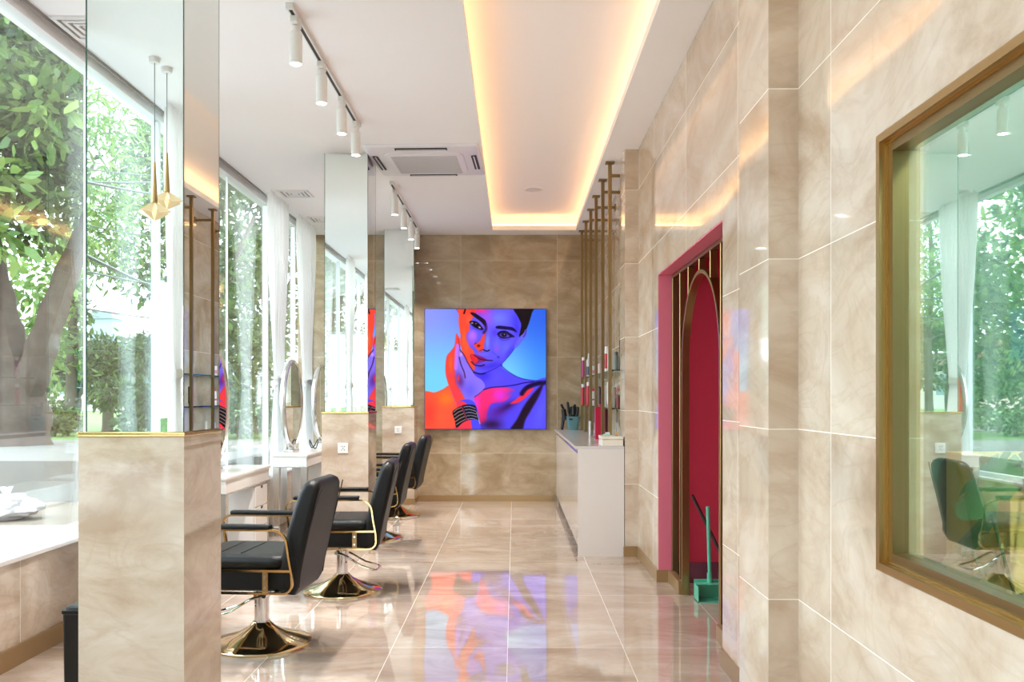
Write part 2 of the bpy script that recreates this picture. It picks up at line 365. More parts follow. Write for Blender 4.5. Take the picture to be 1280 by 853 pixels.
# right-hand gold window
o = MB()
def ring(m, x0, x1, a0, a1, b0, b1, t):
    m.box(x0, x1, a0, a1, b0, b0+t); m.box(x0, x1, a0, a1, b1-t, b1); m.box(x0, x1, a0, a0+t, b0+t, b1-t); m.box(x0, x1, a1-t, a1, b0+t, b1-t)
ring(o, .994, 1.034, WY0, WY1, WZ0, WZ1, .022)
gw = struct(o.build('window_10', GOLD, smooth=False))
o = MB(); ring(o, 1.018, 1.062, WY0+.022, WY1-.022, WZ0+.022, WZ1-.022, .03); o.build('inner_frame', GOLDB, gw, smooth=False)
o = MB(); ring(o, 1.010, 1.018, WY0+.022, WY1-.022, WZ0+.022, WZ1-.022, .008); o.build('bead', GOLDS, gw, smooth=False)
box(1.050, 1.058, WY0+.04, WY1-.04, WZ0+.04, WZ1-.04).build('glass_pane', GLASST, gw, smooth=False)
# small room behind the gold window
c = MB(); c.box(1.125, 2.6, 3.0, 3.1, 0, 3.32); c.box(2.5, 2.6, -1, 3.0, 0, 3.32); c.box(1.125, 2.6, -1.1, -1, 0, 3.32)
struct(c.build('wall_side_room', mat('teal_paint', (66, 104, 96), .5), smooth=False))
t = thing('cabinet', 'warm yellow wooden cabinet seen through the gold framed window', 'cabinet', (1.76, 2.80, 0))
YW = mat('yellow_wood', (246, 204, 124), .4, var=.1, vscale=2)
box(-.30, .30, -.18, .18, .0, 1.12, bev=.006).build('body', YW, t)
box(-.296, -.012, -.20, -.18, .06, 1.09, bev=.004).build('door', YW, t); box(.012, .296, -.20, -.18, .06, 1.09, bev=.004).build('door', YW, t)
box(-.007, .007, -.195, -.18, .05, 1.1).build('gap_strip', mat('maroon', (96, 20, 40), .5), t)
# crimson alcove behind the gold partition
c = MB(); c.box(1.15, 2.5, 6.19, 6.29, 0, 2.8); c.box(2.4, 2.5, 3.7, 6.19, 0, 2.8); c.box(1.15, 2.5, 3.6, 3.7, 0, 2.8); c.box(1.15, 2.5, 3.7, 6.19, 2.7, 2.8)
struct(c.build('wall_alcove', RED_DIM, smooth=False))
struct(box(1.15, 2.4, 6.165, 6.19, 0, .14).build('baseboard_alcove', mat('mauve_tile', (120, 70, 84), .15), smooth=False))
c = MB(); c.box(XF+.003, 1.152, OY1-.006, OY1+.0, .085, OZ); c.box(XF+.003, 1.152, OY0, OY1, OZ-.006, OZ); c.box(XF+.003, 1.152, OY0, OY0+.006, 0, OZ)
struct(c.build('trim_3', RED_LIT, smooth=False))

# ------------------------------------------------------------------ gold arch partition in the opening
px = 1.125
t = thing('arch_partition', 'gold metal partition with a tall rounded arch in the crimson opening', 'partition', (px, 5.25, 0))
PT = OZ-.012
def P(m, y0, y1, z0, z1, x0=-.022, x1=.022): m.box(x0, x1, y0-5.25, y1-5.25, z0, z1, bev=.002, seg=1)
f = MB(); P(f, OY1-.05, OY1-.008, .0, PT); P(f, OY0+.01, OY0+.04, 0, PT); P(f, OY0+.04, OY1-.05, PT-.022, PT)
f.build('outer_frame', GOLDB, t)
AY, AR, AZ = 5.26, .53, 1.52
def archz(y):
    u = (y-AY)/AR
    return AZ+.53*math.sqrt(max(0, 1-u*u))
for yb in (4.48, 4.72, 4.97, 5.27, 5.60, 5.88):
    m = MB(); z0 = archz(yb)+.012 if abs(yb-AY) < AR-.02 else 0
    P(m, yb-.008, yb+.008, z0, PT-.022); m.build('bar', GOLD, t)
path = [(0, AY-AR-5.25, .0)]+[(0, AY-5.25-AR*math.cos(a), AZ+.53*math.sin(a)) for a in np.linspace(0, PI, 41)]+[(0, AY+AR-5.25, .0)]
prof = [(-.011, -.024), (.011, -.024), (.011, .024), (-.011, .024)]
MB().sweep(path, prof, up=(1, 0, 0)).build('arch', GOLD, t, angle=50)
m = MB(); P(m, AY+AR+.012, OY1-.01, 0.0, .085, -.045, .0); m.build('foot_rail', SKIRT, t)
m = MB(); P(m, OY0+.01, AY-AR-.012, 0.0, .085, -.045, .0); m.build('foot_rail', SKIRT, t)

# dustpan and broom in the alcove
t = thing('dustpan', 'green long-handled dustpan standing inside the crimson arch', 'dustpan', (1.30, 5.62, 0), 0)
m = MB(); W = .14
m.box(-W, W, -.06, .07, .0, .006); m.box(-W, -W+.006, -.06, .07, .0, .10); m.box(W-.006, W, -.06, .07, .0, .10)
m.box(-W, W, .064, .07, 0, .125); m.box(-W, W, .0, .07, .10, .106)
m.build('pan', GREENP, t)
MB().cyl((-.04, .05, .1), (-.06, .02, .60), .012, .012, 14).cyl((-.04, .05, .08), (-.045, .045, .17), .018, .015, 14).build('handle', GREENP, t)
t = thing('broom', 'dark broom handle leaning behind the green dustpan', 'broom', (1.40, 5.85, 0), 0)
MB().cyl((.03, -.02, .14), (-.20, .10, .64), .012, .012, 12).build('handle', mat('dark_brown', (60, 32, 34), .4), t)
m = MB(); m.box(-.05, .12, -.05, .02, .10, .15, bev=.01); m.build('head', mat('dark_brown2', (50, 30, 34), .5), t)
m = MB()
for i in range(14):
    for j in range(4): m.cyl((-.04+i*.0115, -.045+j*.02, .0), (-.042+i*.0115, -.04+j*.018, .11), .003, n=5)
m.build('bristles', BLACKP, t)

# ------------------------------------------------------------------ mirrored pillars
def pillar(label, y0, y1, top, far=False):
    t = thing('mirrored_pillar', label, 'pillar', (-1.4, (y0+y1)/2, 0), 0, 'mirrored pillars along the chairs')
    hx = .193; hy = (y1-y0)/2
    box(-hx, hx, -hy, hy, 0, top-.012).build('stone_base', T_PILLAR, t, smooth=False)
    box(-hx-.004, hx+.004, -hy-.004, hy+(0 if far else .004), top-.018, top, bev=.003).build('brass_ledge', GOLDS, t)
    if far: box(-hx-.008, hx+.008, -hy-.008, hy-.0, 0, .075).build('skirting', SKIRT, t, smooth=False)
    i = .012; z1 = CZ-.001; xa = -hx+.022; xb = hx-.004
    box(xa+.008, xb-.008, -hy+i+.008, hy-i-.008, top, z1).build('core', WHITE, t, smooth=False)
    for nm, b in (('mirror_panel', (xa, xb, -hy+i, -hy+i+.006)), ('mirror_panel', (xb-.006, xb, -hy+i+.0065, hy-i-.0065)), ('mirror_panel', (xa, xa+.006, -hy+i+.0065, hy-i-.0065)), ('mirror_panel', (xa, xb, hy-i-.006, hy-i))):
        o = box(*b, top+.001, z1).build(nm, MIRROR, t, smooth=False)
    for x in (xa+.0015, xb-.0015):
        for yy in ((-hy+i-.001),) if far else ((-hy+i-.001), (hy-i+.001)): box(x-.002, x+.002, yy-.0012, yy+.0012, top+.001, z1).build('mirror_edge', MIRE, t, smooth=False)
    return t
pillar('nearest pillar with beige stone base and mirror sides at left foreground', 3.215, 3.62, 1.175)
p2 = pillar('middle mirrored pillar with beige base and wall socket behind second chair', 7.27, 7.69, 1.18)
p3 = pillar('farthest mirrored pillar standing against the back wall beside the screen', 10.60, YB-.001, 1.19, True)
def socket(x, y, z, label):
    t = thing('wall_socket', label, 'socket', (x, y, z))
    box(-.043, .043, -.010, -.0005, -.043, .043, bev=.004).build('plate', PWHITE, t)
    m = MB()
    for a, b in ((-.014, .014), (.0, .014), (.014, .014)): m.box(a-.0022, a+.0022, -.0112, -.009, b-.006, b+.004)
    for s in (-1, 1): m.box(s*.011-.002, s*.011+.002, -.0112, -.009, -.022, -.010)
    m.box(-.0022, .0022, -.0112, -.009, -.008, .002)
    m.build('holes', DARKG, t, smooth=False)
socket(-1.415, 7.27, .88, 'white wall socket on the middle mirrored pillar')
socket(-1.40, 10.60, .905, 'white wall socket on the farthest mirrored pillar')

# ------------------------------------------------------------------ big LED picture on the back wall
SZ = 260
def paint():
    N = SZ; xs = 52+(np.arange(N)+.5)/N*722; ys = 75+(np.arange(N)+.5)/N*715
    X, Y = np.meshgrid(xs, ys); img = np.zeros((N, N, 3))
    C = lambda c: np.array(c, float)/255
    def lerp(a, b, t): return a*(1-t[..., None])+b*t[..., None]
    sm = lambda t: np.clip(t, 0, 1)**2*(3-2*np.clip(t, 0, 1))
    top = lerp(C((150, 160, 255))*np.ones((N, N, 3)), C((58, 110, 235))*np.ones((N, N, 3)), sm((X-52)/722))
    bot = lerp(C((130, 214, 255))*np.ones((N, N, 3)), C((80, 160, 255))*np.ones((N, N, 3)), sm((X-520)/250))
    img[:] = lerp(top, bot, sm((Y-75)/430))
    def sd(pts):                                        # signed distance, inside negative
        p = np.array(pts, float); d = np.full((N, N), 1e9); ins = np.zeros((N, N), bool)
        for i in range(len(p)):
            a = p[i]; b = p[(i+1) % len(p)]; e = b-a
            t = np.clip(((X-a[0])*e[0]+(Y-a[1])*e[1])/max(1e-9, e@e), 0, 1)
            d = np.minimum(d, np.hypot(X-a[0]-t*e[0], Y-a[1]-t*e[1]))
            cc = ((a[1] > Y) != (b[1] > Y)); 
            with np.errstate(divide='ignore', invalid='ignore'): ins ^= cc & (X < (b[0]-a[0])*(Y-a[1])/(b[1]-a[1]+1e-12)+a[0])
        return np.where(ins, -d, d)
    def sp(pts, k=6):                                   # smooth closed outline (Catmull-Rom)
        p = np.array(pts, float); n = len(p); out = []
        for i in range(n):
            a, b, c_, d = p[i-1], p[i], p[(i+1) % n], p[(i+2) % n]
            for j in range(k):
                t = j/k; out.append(.5*((2*b)+(-a+c_)*t+(2*a-5*b+4*c_-d)*t*t+(-a+3*b-3*c_+d)*t**3))
        return out
    def poly(pts, col, f=3, al=1, clip=None, smooth=True):
        a = sm(.5-sd(sp(pts) if smooth else pts)/(2*f))*al
        if clip is not None: a = a*clip
        img[:] = lerp(img, C(col)*np.ones((N, N, 3)), a); return a
    def blob(x, y, rx, ry, col, al=1, rot=0, clip=None, p=1.0):
        c_, s_ = math.cos(rot), math.sin(rot); u = ((X-x)*c_+(Y-y)*s_)/rx; v = (-(X-x)*s_+(Y-y)*c_)/ry
        a = np.exp(-(u*u+v*v)**p*1.2)*al
        if clip is not None: a = a*clip
        img[:] = lerp(img, C(col)*np.ones((N, N, 3)), a)
    def line(pts, wd, col, f=2.5, al=1, clip=None):
        d = np.full((N, N), 1e9); p = np.array(pts, float)
        q = []
        for i in range(len(p)-1):
            a, b, c_, e_ = p[max(i-1, 0)], p[i], p[i+1], p[min(i+2, len(p)-1)]
            for j in range(7): t = j/7; q.append(.5*((2*b)+(-a+c_)*t+(2*a-5*b+4*c_-e_)*t*t+(-a+3*b-3*c_+e_)*t**3))
        q.append(p[-1])
        for a, b in zip(q, q[1:]):
            e = b-a; t = np.clip(((X-a[0])*e[0]+(Y-a[1])*e[1])/max(1e-9, e@e), 0, 1)
            d = np.minimum(d, np.hypot(X-a[0]-t*e[0], Y-a[1]-t*e[1]))
        al_ = sm(.5-(d-wd/2)/(2*f))*al
        if clip is not None: al_ = al_*clip
        img[:] = lerp(img, C(col)*np.ones((N, N, 3)), al_)
    # shoulders and chest
    sh = poly([(30, 585), (110, 572), (160, 552), (205, 528), (300, 540), (345, 600), (380, 800), (200, 830), (30, 830)], (255, 96, 66), 3)
    blob(180, 610, 60, 50, (255, 140, 40), .8, clip=sh); blob(80, 700, 40, 80, (255, 60, 60), .6, clip=sh); blob(300, 700, 60, 120, (255, 62, 88), .8, clip=sh); blob(150, 720, 60, 60, (255, 112, 70), .5, clip=sh)
    ch = poly([(330, 420), (500, 400), (515, 425), (560, 458), (620, 485), (700, 502), (800, 508), (800, 830), (330, 830)], (98, 84, 250), 3)
    blob(450, 480, 70, 40, (112, 96, 250), .7, clip=ch); blob(400, 470, 50, 40, (70, 50, 235), .8, clip=ch)
    pk = poly([(330, 620), (372, 585), (400, 560), (440, 545), (500, 541), (545, 545), (590, 560), (560, 600), (520, 628), (450, 640), (425, 690), (415, 745), (360, 760), (330, 720)], (255, 52, 130), 8, clip=ch)
    blob(500, 590, 45, 50, (236, 60, 236), .85, clip=pk); blob(585, 575, 50, 28, (96, 84, 250), .9, rot=-.3, clip=ch); blob(360, 640, 25, 60, (240, 70, 230), .7, clip=pk); blob(400, 690, 30, 50, (255, 50, 110), .6, clip=pk)
    blob(490, 690, 85, 50, (104, 40, 170), .9, rot=-.4, clip=ch); blob(450, 765, 70, 35, (56, 14, 70), .9, clip=ch); blob(545, 655, 60, 22, (60, 16, 90), .8, rot=-.5, clip=ch)
    blob(570, 730, 45, 50, (96, 80, 255), .8, rot=.5, clip=ch)
    poly([(560, 640), (600, 610), (640, 575), (665, 550), (700, 548), (680, 575), (650, 605), (610, 632)], (255, 56, 86), 6, clip=ch)
    line([(630, 580), (660, 545), (720, 520), (790, 512)], 26, (34, 12, 66), 8, clip=ch)
    poly([(540, 830), (600, 735), (640, 660), (690, 590), (740, 535), (760, 520), (735, 590), (690, 670), (650, 740), (620, 830)], (42, 16, 44), 9, clip=ch)
    line([(400, 556), (450, 543), (520, 537), (590, 528), (640, 516), (700, 508)], 6, (34, 10, 120), 3, clip=ch)
    line([(345, 600), (375, 580), (400, 558), (440, 545)], 5, (60, 20, 80), 3, .7, clip=ch)
    line([(505, 410), (560, 455), (640, 492), (780, 508)], 5, (40, 30, 170), 3, .8)
    line([(540, 800), (600, 720), (640, 640)], 3, (90, 80, 255), 3, .8)
    blob(745, 690, 40, 120, (108, 108, 255), .7, rot=.25, clip=ch)
    # head
    fc = poly([(268, 60), (256, 110), (258, 170), (266, 215), (262, 270), (275, 330), (300, 385), (325, 430), (352, 455), (390, 458), (440, 438), (500, 405), (540, 365), (575, 320), (600, 285), (640, 215), (650, 140), (640, 60)], (110, 96, 248), 3, smooth=True)
    neck = poly([(350, 450), (440, 435), (505, 402), (520, 430), (560, 470), (500, 500), (400, 520), (350, 520)], (86, 74, 240), 8, .0)
    blob(490, 130, 70, 50, (126, 136, 255), .9, clip=fc); blob(600, 140, 36, 60, (80, 72, 250), .8, clip=fc)
    blob(420, 130, 40, 60, (176, 96, 250), .8, clip=fc); blob(380, 80, 55, 26, (255, 56, 150), .9, clip=fc)
    rd = poly([(250, 60), (345, 60), (350, 100), (335, 130), (318, 160), (318, 200), (302, 220), (300, 255), (318, 300), (345, 330), (350, 400), (345, 440), (310, 420), (250, 300)], (255, 84, 62), 5, clip=fc)
    blob(315, 140, 22, 30, (255, 110, 80), .8, clip=rd); blob(284, 250, 10, 60, (255, 120, 40), .8, clip=rd); blob(340, 85, 22, 16, (255, 60, 70), .9, clip=fc)
    line([(262, 80), (258, 150), (268, 220)], 12, (255, 90, 60), 3); line([(293, 75), (285, 100)], 10, (60, 10, 20), 3)
    blob(335, 235, 30, 38, (198, 118, 255), .95, clip=fc, p=1.6); blob(330, 275, 26, 22, (168, 92, 248), .8, clip=fc)
    poly([(418, 205), (412, 250), (405, 285), (400, 318), (375, 325), (350, 300), (345, 285), (378, 268), (398, 230)], (255, 80, 60), 5, clip=fc)
    blob(425, 270, 14, 55, (136, 150, 255), .85, clip=fc); blob(480, 290, 22, 50, (124, 132, 255), .5, clip=fc); blob(480, 310, 14, 18, (180, 80, 240), .7, clip=fc); blob(540, 310, 40, 40, (118, 126, 255), .7, clip=fc)
    line([(402, 318), (420, 326), (436, 320)], 7, (26, 16, 60), 3); blob(372, 294, 10, 8, (60, 4, 20), .95); line([(348, 285), (358, 276)], 5, (120, 10, 40), 3)
    line([(378, 325), (395, 315)], 4, (120, 20, 60), 3)
    blob(455, 415, 70, 26, (70, 54, 232), .8, rot=-.25, clip=fc); blob(560, 330, 20, 60, (84, 66, 240), .8, rot=.6, clip=fc); blob(412, 200, 12, 40, (90, 60, 220), .6, clip=fc)
    blob(600, 200, 22, 40, (70, 56, 236), .7, clip=fc); blob(470, 215, 20, 26, (92, 72, 240), .8, clip=fc); blob(300, 300, 16, 40, (255, 112, 60), .7, clip=fc); blob(400, 420, 40, 14, (90, 60, 236), .7, clip=fc)
    # brows, eyes
    poly([(322, 96), (345, 96), (380, 118), (412, 142), (418, 165), (412, 180), (385, 150), (350, 124), (330, 108)], (36, 14, 44), 3)
    line([(414, 165), (416, 195), (402, 215)], 14, (52, 26, 92), 6, .8)
    poly([(474, 182), (490, 174), (540, 178), (575, 184), (594, 200), (598, 212), (560, 200), (500, 194), (478, 190)], (30, 18, 88), 3)
    poly([(316, 150), (345, 145), (372, 158), (400, 192), (390, 200), (355, 188), (332, 172)], (32, 12, 36), 3)
    blob(333, 158, 8, 5, (240, 190, 230), .9); blob(378, 184, 9, 5, (220, 210, 250), .95, rot=.5); blob(358, 168, 8, 10, (14, 6, 18), 1); blob(356, 162, 3, 3, (230, 230, 250), .9)
    line([(335, 185), (365, 200), (395, 205)], 6, (80, 70, 235), 4, .8)
    poly([(484, 222), (500, 208), (530, 206), (560, 220), (585, 238), (560, 246), (520, 252), (495, 242)], (40, 18, 92), 5)
    poly([(498, 228), (512, 216), (535, 218), (556, 238), (530, 244), (508, 240)], (120, 104, 220), 3, .8); blob(524, 228, 18, 15, (14, 8, 30), 1, p=1.8); blob(526, 226, 3, 3, (240, 240, 250), .95)
    line([(486, 226), (505, 210), (535, 208), (562, 226), (584, 240)], 6, (22, 10, 50), 2.5); line([(495, 250), (520, 262), (555, 255)], 5, (70, 50, 210), 3, .7)
    # mouth and chin
    poly([(322, 348), (345, 344), (372, 352), (400, 362), (425, 376), (452, 382), (410, 386), (380, 400), (350, 398), (330, 378)], (150, 30, 120), 3)
    poly([(325, 350), (345, 346), (362, 358), (368, 385), (352, 396), (334, 380)], (245, 50, 50), 4, .9)
    line([(345, 350), (375, 370), (410, 380), (455, 382)], 5, (34, 8, 50), 2.5); blob(392, 396, 26, 9, (116, 80, 230), .8, rot=.1); line([(330, 390), (350, 408), (385, 414), (405, 408)], 8, (44, 10, 50), 4, .85)
    blob(400, 345, 30, 10, (130, 120, 255), .6); blob(375, 338, 12, 6, (255, 70, 110), .7)
    blob(490, 362, 8, 6, (50, 30, 180), .9); line([(455, 330), (478, 350), (490, 362)], 5, (90, 60, 230), 4, .5)
    line([(345, 455), (385, 462), (440, 444), (500, 410), (560, 345), (602, 285)], 5, (46, 34, 190), 3, .85); line([(345, 452), (380, 462), (410, 458)], 9, (28, 12, 90), 4, .8)
    # hair and ear
    poly([(585, 60), (700, 60), (690, 100), (672, 160), (655, 200), (628, 242), (614, 236), (622, 200), (626, 165), (612, 130), (598, 105), (584, 85)], (34, 20, 26), 3)
    poly([(652, 196), (664, 205), (658, 235), (630, 270), (605, 300), (585, 306), (598, 275), (618, 240), (640, 220)], (112, 112, 240), 3); line([(656, 200), (650, 225), (640, 240)], 5, (40, 30, 120), 3, .8)
    # hand
    hd = poly([(237, 222), (252, 236), (262, 262), (264, 310), (278, 340), (300, 375), (325, 425), (350, 470), (392, 500), (410, 540), (372, 580), (345, 600), (345, 655), (255, 665), (205, 560), (182, 495), (173, 440), (180, 360), (205, 325), (228, 290)], (150, 124, 246), 3)
    poly([(237, 222), (252, 236), (262, 262), (262, 300), (245, 300), (235, 360), (230, 440), (240, 520), (280, 590), (300, 660), (255, 668), (205, 560), (182, 495), (173, 440), (180, 360), (205, 325), (228, 290)], (255, 80, 62), 5, clip=hd)
    blob(205, 400, 12, 50, (255, 120, 50), .7, clip=hd); blob(205, 470, 14, 14, (255, 60, 120), .8, clip=hd); blob(235, 580, 30, 50, (255, 66, 100), .7, clip=hd)
    line([(246, 292), (240, 340), (236, 430)], 20, (204, 124, 250), 5, clip=hd); line([(268, 345), (282, 385), (300, 440), (318, 490)], 26, (150, 124, 246), 5, clip=hd); blob(268, 345, 10, 14, (226, 170, 250), .9)
    line([(256, 362), (268, 410), (285, 450), (292, 485)], 6, (50, 10, 60), 3, .9); line([(262, 320), (285, 350), (310, 400), (345, 455)], 6, (70, 14, 60), 3, .85); line([(250, 250), (262, 320)], 4, (160, 20, 60), 3, .7)
    blob(260, 500, 26, 50, (90, 30, 130), .75, rot=-.3, clip=hd); blob(250, 490, 12, 22, (255, 60, 80), .8, clip=hd); blob(320, 560, 40, 50, (112, 100, 252), .8, clip=hd)
    # forearm and cuff
    poly([(245, 640), (345, 630), (385, 800), (330, 830), (300, 800)], (90, 84, 250), 3); poly([(245, 640), (300, 640), (325, 740), (322, 830), (190, 830), (235, 770)], (255, 66, 88), 4)
    cuff = poly([(216, 690), (240, 668), (270, 652), (300, 645), (350, 650), (362, 690), (372, 735), (350, 732), (310, 738), (275, 755), (240, 784), (230, 740)], (24, 14, 26), 2.5)
    for k in range(5):
        y = k*20
        line([(222+k*4, 690+y*.95), (245+k*5, 672+y*.95), (270+k*6, 662+y*.9)], 3, (240, 190, 180), 1.6, .9, clip=cuff)
        line([(284+k*5, 660+y*.9), (315+k*4, 656+y*.9), (352+k*3, 668+y*.85)], 3, (190, 190, 240), 1.6, .9, clip=cuff)
    line([(270, 655), (285, 690), (300, 735)], 8, (150, 60, 90), 3, .9, clip=cuff); line([(360, 690), (380, 760)], 4, (220, 200, 120), 2, .8)
    return np.clip(img, 0, 1)**1.14
IMG = paint()
SX0, SX1, SZ0, SZ1 = -1.115, .398, .897, 2.397
t = thing('picture_screen', 'square glowing screen with a woman lit red and blue on back wall', 'screen', ((SX0+SX1)/2, YB, SZ0))
hw = (SX1-SX0)/2; hh = SZ1-SZ0
m = MB(); m.box(-hw, hw, -.055, -.001, 0, hh, bev=.004); m.build('frame', mat('screen_blue_edge', (36, 42, 120), .3), t)
gx = np.linspace(-hw+.008, hw-.008, SZ+1); gz = np.linspace(hh-.008, .008, SZ+1)
vx, vz = np.meshgrid(gx, gz); V = np.stack([vx.ravel(), np.full(vx.size, -.0565), vz.ravel()], 1)
idx = np.arange((SZ+1)*(SZ+1)).reshape(SZ+1, SZ+1)
Fq = np.stack([idx[:-1, :-1].ravel(), idx[1:, :-1].ravel(), idx[1:, 1:].ravel(), idx[:-1, 1:].ravel()], 1)
me = bpy.data.meshes.new('display'); me.from_pydata(V.tolist(), [], Fq.tolist()); me.update()
ca = me.color_attributes.new('picture', 'FLOAT_COLOR', 'CORNER')
lc = np.where(IMG <= .04045, IMG/12.92, ((IMG+.055)/1.055)**2.4).reshape(-1, 3)
ca.data.foreach_set('color', np.repeat(np.concatenate([lc, np.ones((len(lc), 1))], 1), 4, axis=0).astype(np.float32).ravel())
dm = bpy.data.materials.new('display_picture'); dm.use_nodes = True; b = dm.node_tree.nodes['Principled BSDF']
at = dm.node_tree.nodes.new('ShaderNodeVertexColor'); at.layer_name = 'picture'
dm.node_tree.links.new(at.outputs[0], b.inputs['Emission Color']); b.inputs['Emission Strength'].default_value = .55
b.inputs['Base Color'].default_value = (.004, .004, .005, 1); b.inputs['Roughness'].default_value = .6; b.inputs['Specular IOR Level'].default_value = .1
me.materials.append(dm); o = bpy.data.objects.new('display', me); COL.objects.link(o); o.parent = t
o['label'] = 'picture of a woman with hand on cheek in red and blue light'

# ------------------------------------------------------------------ styling chairs
def make_chair():
    t = thing('styling_chair', 'nearest black salon chair with gold frame beside the front pillar', 'chair', group='black salon chairs')
    MB().lathe([(.262, 0), (.262, .010), (.252, .020), (.20, .036), (.13, .058), (.075, .088), (.05, .112), (.044, .12)], n=64).build('base', GOLDC, t)
    MB().cyl((0, 0, .105), (0, 0, .27), .037, n=28).cyl((0, 0, .108), (0, 0, .122), .044, n=28).cyl((0, 0, .245), (0, 0, .275), .042, n=28).cyl((0, 0, .27), (0, 0, .315), .026, n=20).build('hydraulic_column', CHROME, t)
    lv = MB()
    a = [(.03, .045, .262), (-.04, .06, .245), (-.14, .075, .185), (-.225, .085, .160), (-.245, .07, .156), (-.245, -.07, .156), (-.225, -.085, .160), (-.14, -.075, .185), (-.04, -.06, .245), (.03, -.045, .262)]
    lv.tube(a, .0065, 8, up=(.02, 0, 1)); lv.cyl((.03, -.055, .262), (.03, .055, .262), .012, n=12)
    lv.build('foot_lever', CHROME, t)
    # seat
    m = MB(); m.box(-.265, .215, -.235, .235, .325, .44, bev=.02, seg=3); m.build('seat_box', BLEATH, t)
    rings = []
    def rr(xc, yc, w, d, r, z): return [(xc+p[0], yc+p[1], z) for p in rrect(w, d, r, 5)]
    m = MB(); m.loft([rr(-.05, 0, .47, .455, .05, .435), rr(-.05, 0, .50, .49, .055, .455), rr(-.05, 0, .505, .495, .06, .475), rr(-.05, 0, .49, .48, .06, .495), rr(-.05, 0, .45, .44, .06, .505), rr(-.05, 0, .36, .35, .06, .508)])
    seat = m.build('seat', BLEATH, t, angle=60)
    q = MB()
    for x in (-.16, -.04):
        q.tube([(x, -.18, .509), (x, -.06, .5085), (x, .06, .5085), (x, .18, .509)], .0035, 6, up=(0, 0, 1))
    q.build('stitching', BLACKP, seat)
    # back: rings up a leaning line
    m = MB(); cen = [(.205, .315, .44, .085), (.212, .345, .462, .105), (.222, .42, .474, .112), (.243, .52, .482, .112), (.270, .64, .482, .108), (.296, .74, .476, .102), (.315, .81, .462, .094), (.328, .85, .43, .082), (.334, .872, .38, .06), (.336, .882, .30, .03)]
    rs = []
    for i, (x, z, wd, th) in enumerate(cen):
        a, b = cen[max(i-1, 0)], cen[min(i+1, len(cen)-1)]; tx = Vector((b[0]-a[0], 0, b[1]-a[1])).normalized(); nn = Vector((tx.z, 0, -tx.x))
        rs.append([Vector((x, 0, z))+nn*p[0]+Vector((0, p[1], 0)) for p in rrect(th, wd, min(.028, th*.45), 4)])
    m.loft(rs); bk = m.build('backrest', BLEATH, t, angle=60)
    for sgn in (-1, 1):
        MB().tube([(x+.056*(.98), sgn*(wd/2-.022), z) for x, z, wd, th in cen[1:8]], .003, 6).build('seam', BLACKP, bk)
    # gold arm loops
    for s in (-1, 1):
        y = s*.268; A = []
        def addc(cx, cz, r, a0, a1, n=7): A.extend([(x, y, z) for x, z in arc(cx, cz, r, a0, a1, n)])
        addc(.150, .565, .075, PI/2, .10); A.append((.235, y, .50)); A.append((.250, y, .42))
        addc(.205, .372, .047, .12, -PI/2); addc(-.245, .365, .04, -PI/2, -PI); A.append((-.300, y, .47)); addc(-.265, .585, .055, PI*.97, PI/2)
        m = MB(); m.sweep(A, [(-.005, -.009), (.005, -.009), (.005, .009), (-.005, .009)], closed=True)
        m.box(-.292, .243, y-.009, y+.009, .432, .444)
        fr = m.build('arm_frame', GOLDS, t, angle=50)
        m = MB(); m.box(.10, .128, y-s*.004-.004, y-s*.004+.004, .328, .434); m.build('bracket', GOLD, fr, smooth=False)
        for z in (.355, .405): MB().cyl((.114, y-.0, z), (.114, y+s*.008, z), .007, n=12).build('bolt', CHROME, fr)
        m = MB(); m.box(-.272, .145, y-.026, y+.026, .644, .668, bev=.009, seg=3); m.build('arm_pad', BLEATH, t)
    for x in (-.22, .16): box(x-.012, x+.012, -.262, .262, .318, .327).build('cross_bar', GOLDB, t, smooth=False)
    return t
ch0 = make_chair(); ch0.location = (-1.335, 4.65, 0); ch0.rotation_euler.z = math.radians(-4)
chs = [(-1.155, 5.91, 3, 'second black salon chair, in front of the middle pillar'), (-1.29, 8.10, 0, 'third black salon chair, just behind the middle pillar'), (-1.30, 9.68, -2, 'farthest black salon chair, nearest to the back wall')]
for x, y, a, lb in chs:
    c = copy_tree(ch0); c.location = (x, y, 0); c.rotation_euler.z = math.radians(a); relabel(c, lb)
    if y < 6:
        for k in c.children:
            if k.name.startswith('foot_lever'): k.rotation_euler.z = math.radians(175)

# ------------------------------------------------------------------ vanity tables with oval mirrors
def make_vanity():
    t = thing('vanity_table', 'silver and white vanity table in the nearest window bay behind front pillar', 'table', group='white vanity tables by the windows')
    H = .76; D = .17; Lh = .54
    box(-D, D, -Lh, Lh, H-.022, H, bev=.005).build('table_top', PWHITE, t)
    m = MB(); m.box(-D+.012, D-.012, -Lh+.012, Lh-.012, H-.115, H-.022, bev=.003); ap = m.build('apron', PWHITE, t)
    box(-D+.006, D-.006, -Lh+.006, Lh-.006, H-.125, H-.112, bev=.003).build('silver_band', SILVER, t)
    for sx in (-1, 1):
        for sy in (-1, 1):
            cx, cyy = sx*(D-.04), sy*(Lh-.04); rs = []
            for z, h in ((0, .018), (.03, .018), (.04, .024), (.07, .024), (.08, .019), (.50, .028), (H-.12, .030)):
                rs.append([(cx+a*h, cyy+b*h, z) for a, b in ((-1, -1), (1, -1), (1, 1), (-1, 1))])
            MB().loft(rs).build('leg', SILVER, t, smooth=False)
    cab = box(-D+.02, D-.022, .14, Lh-.075, .14, H-.125, bev=.003).build('drawer_cabinet', PWHITE, t)
    for k in range(3):
        z0 = .155+k*.158
        d = box(D-.022, D-.008, .15, Lh-.085, z0, z0+.150, bev=.003).build('drawer', PWHITE, t)
        MB().prism([(.275, z0+.150), (.335, z0+.150), (.325, z0+.130), (.285, z0+.130)], D-.0085, D-.0065, 'x').build('pull', DARKG, d, smooth=False)
    return t
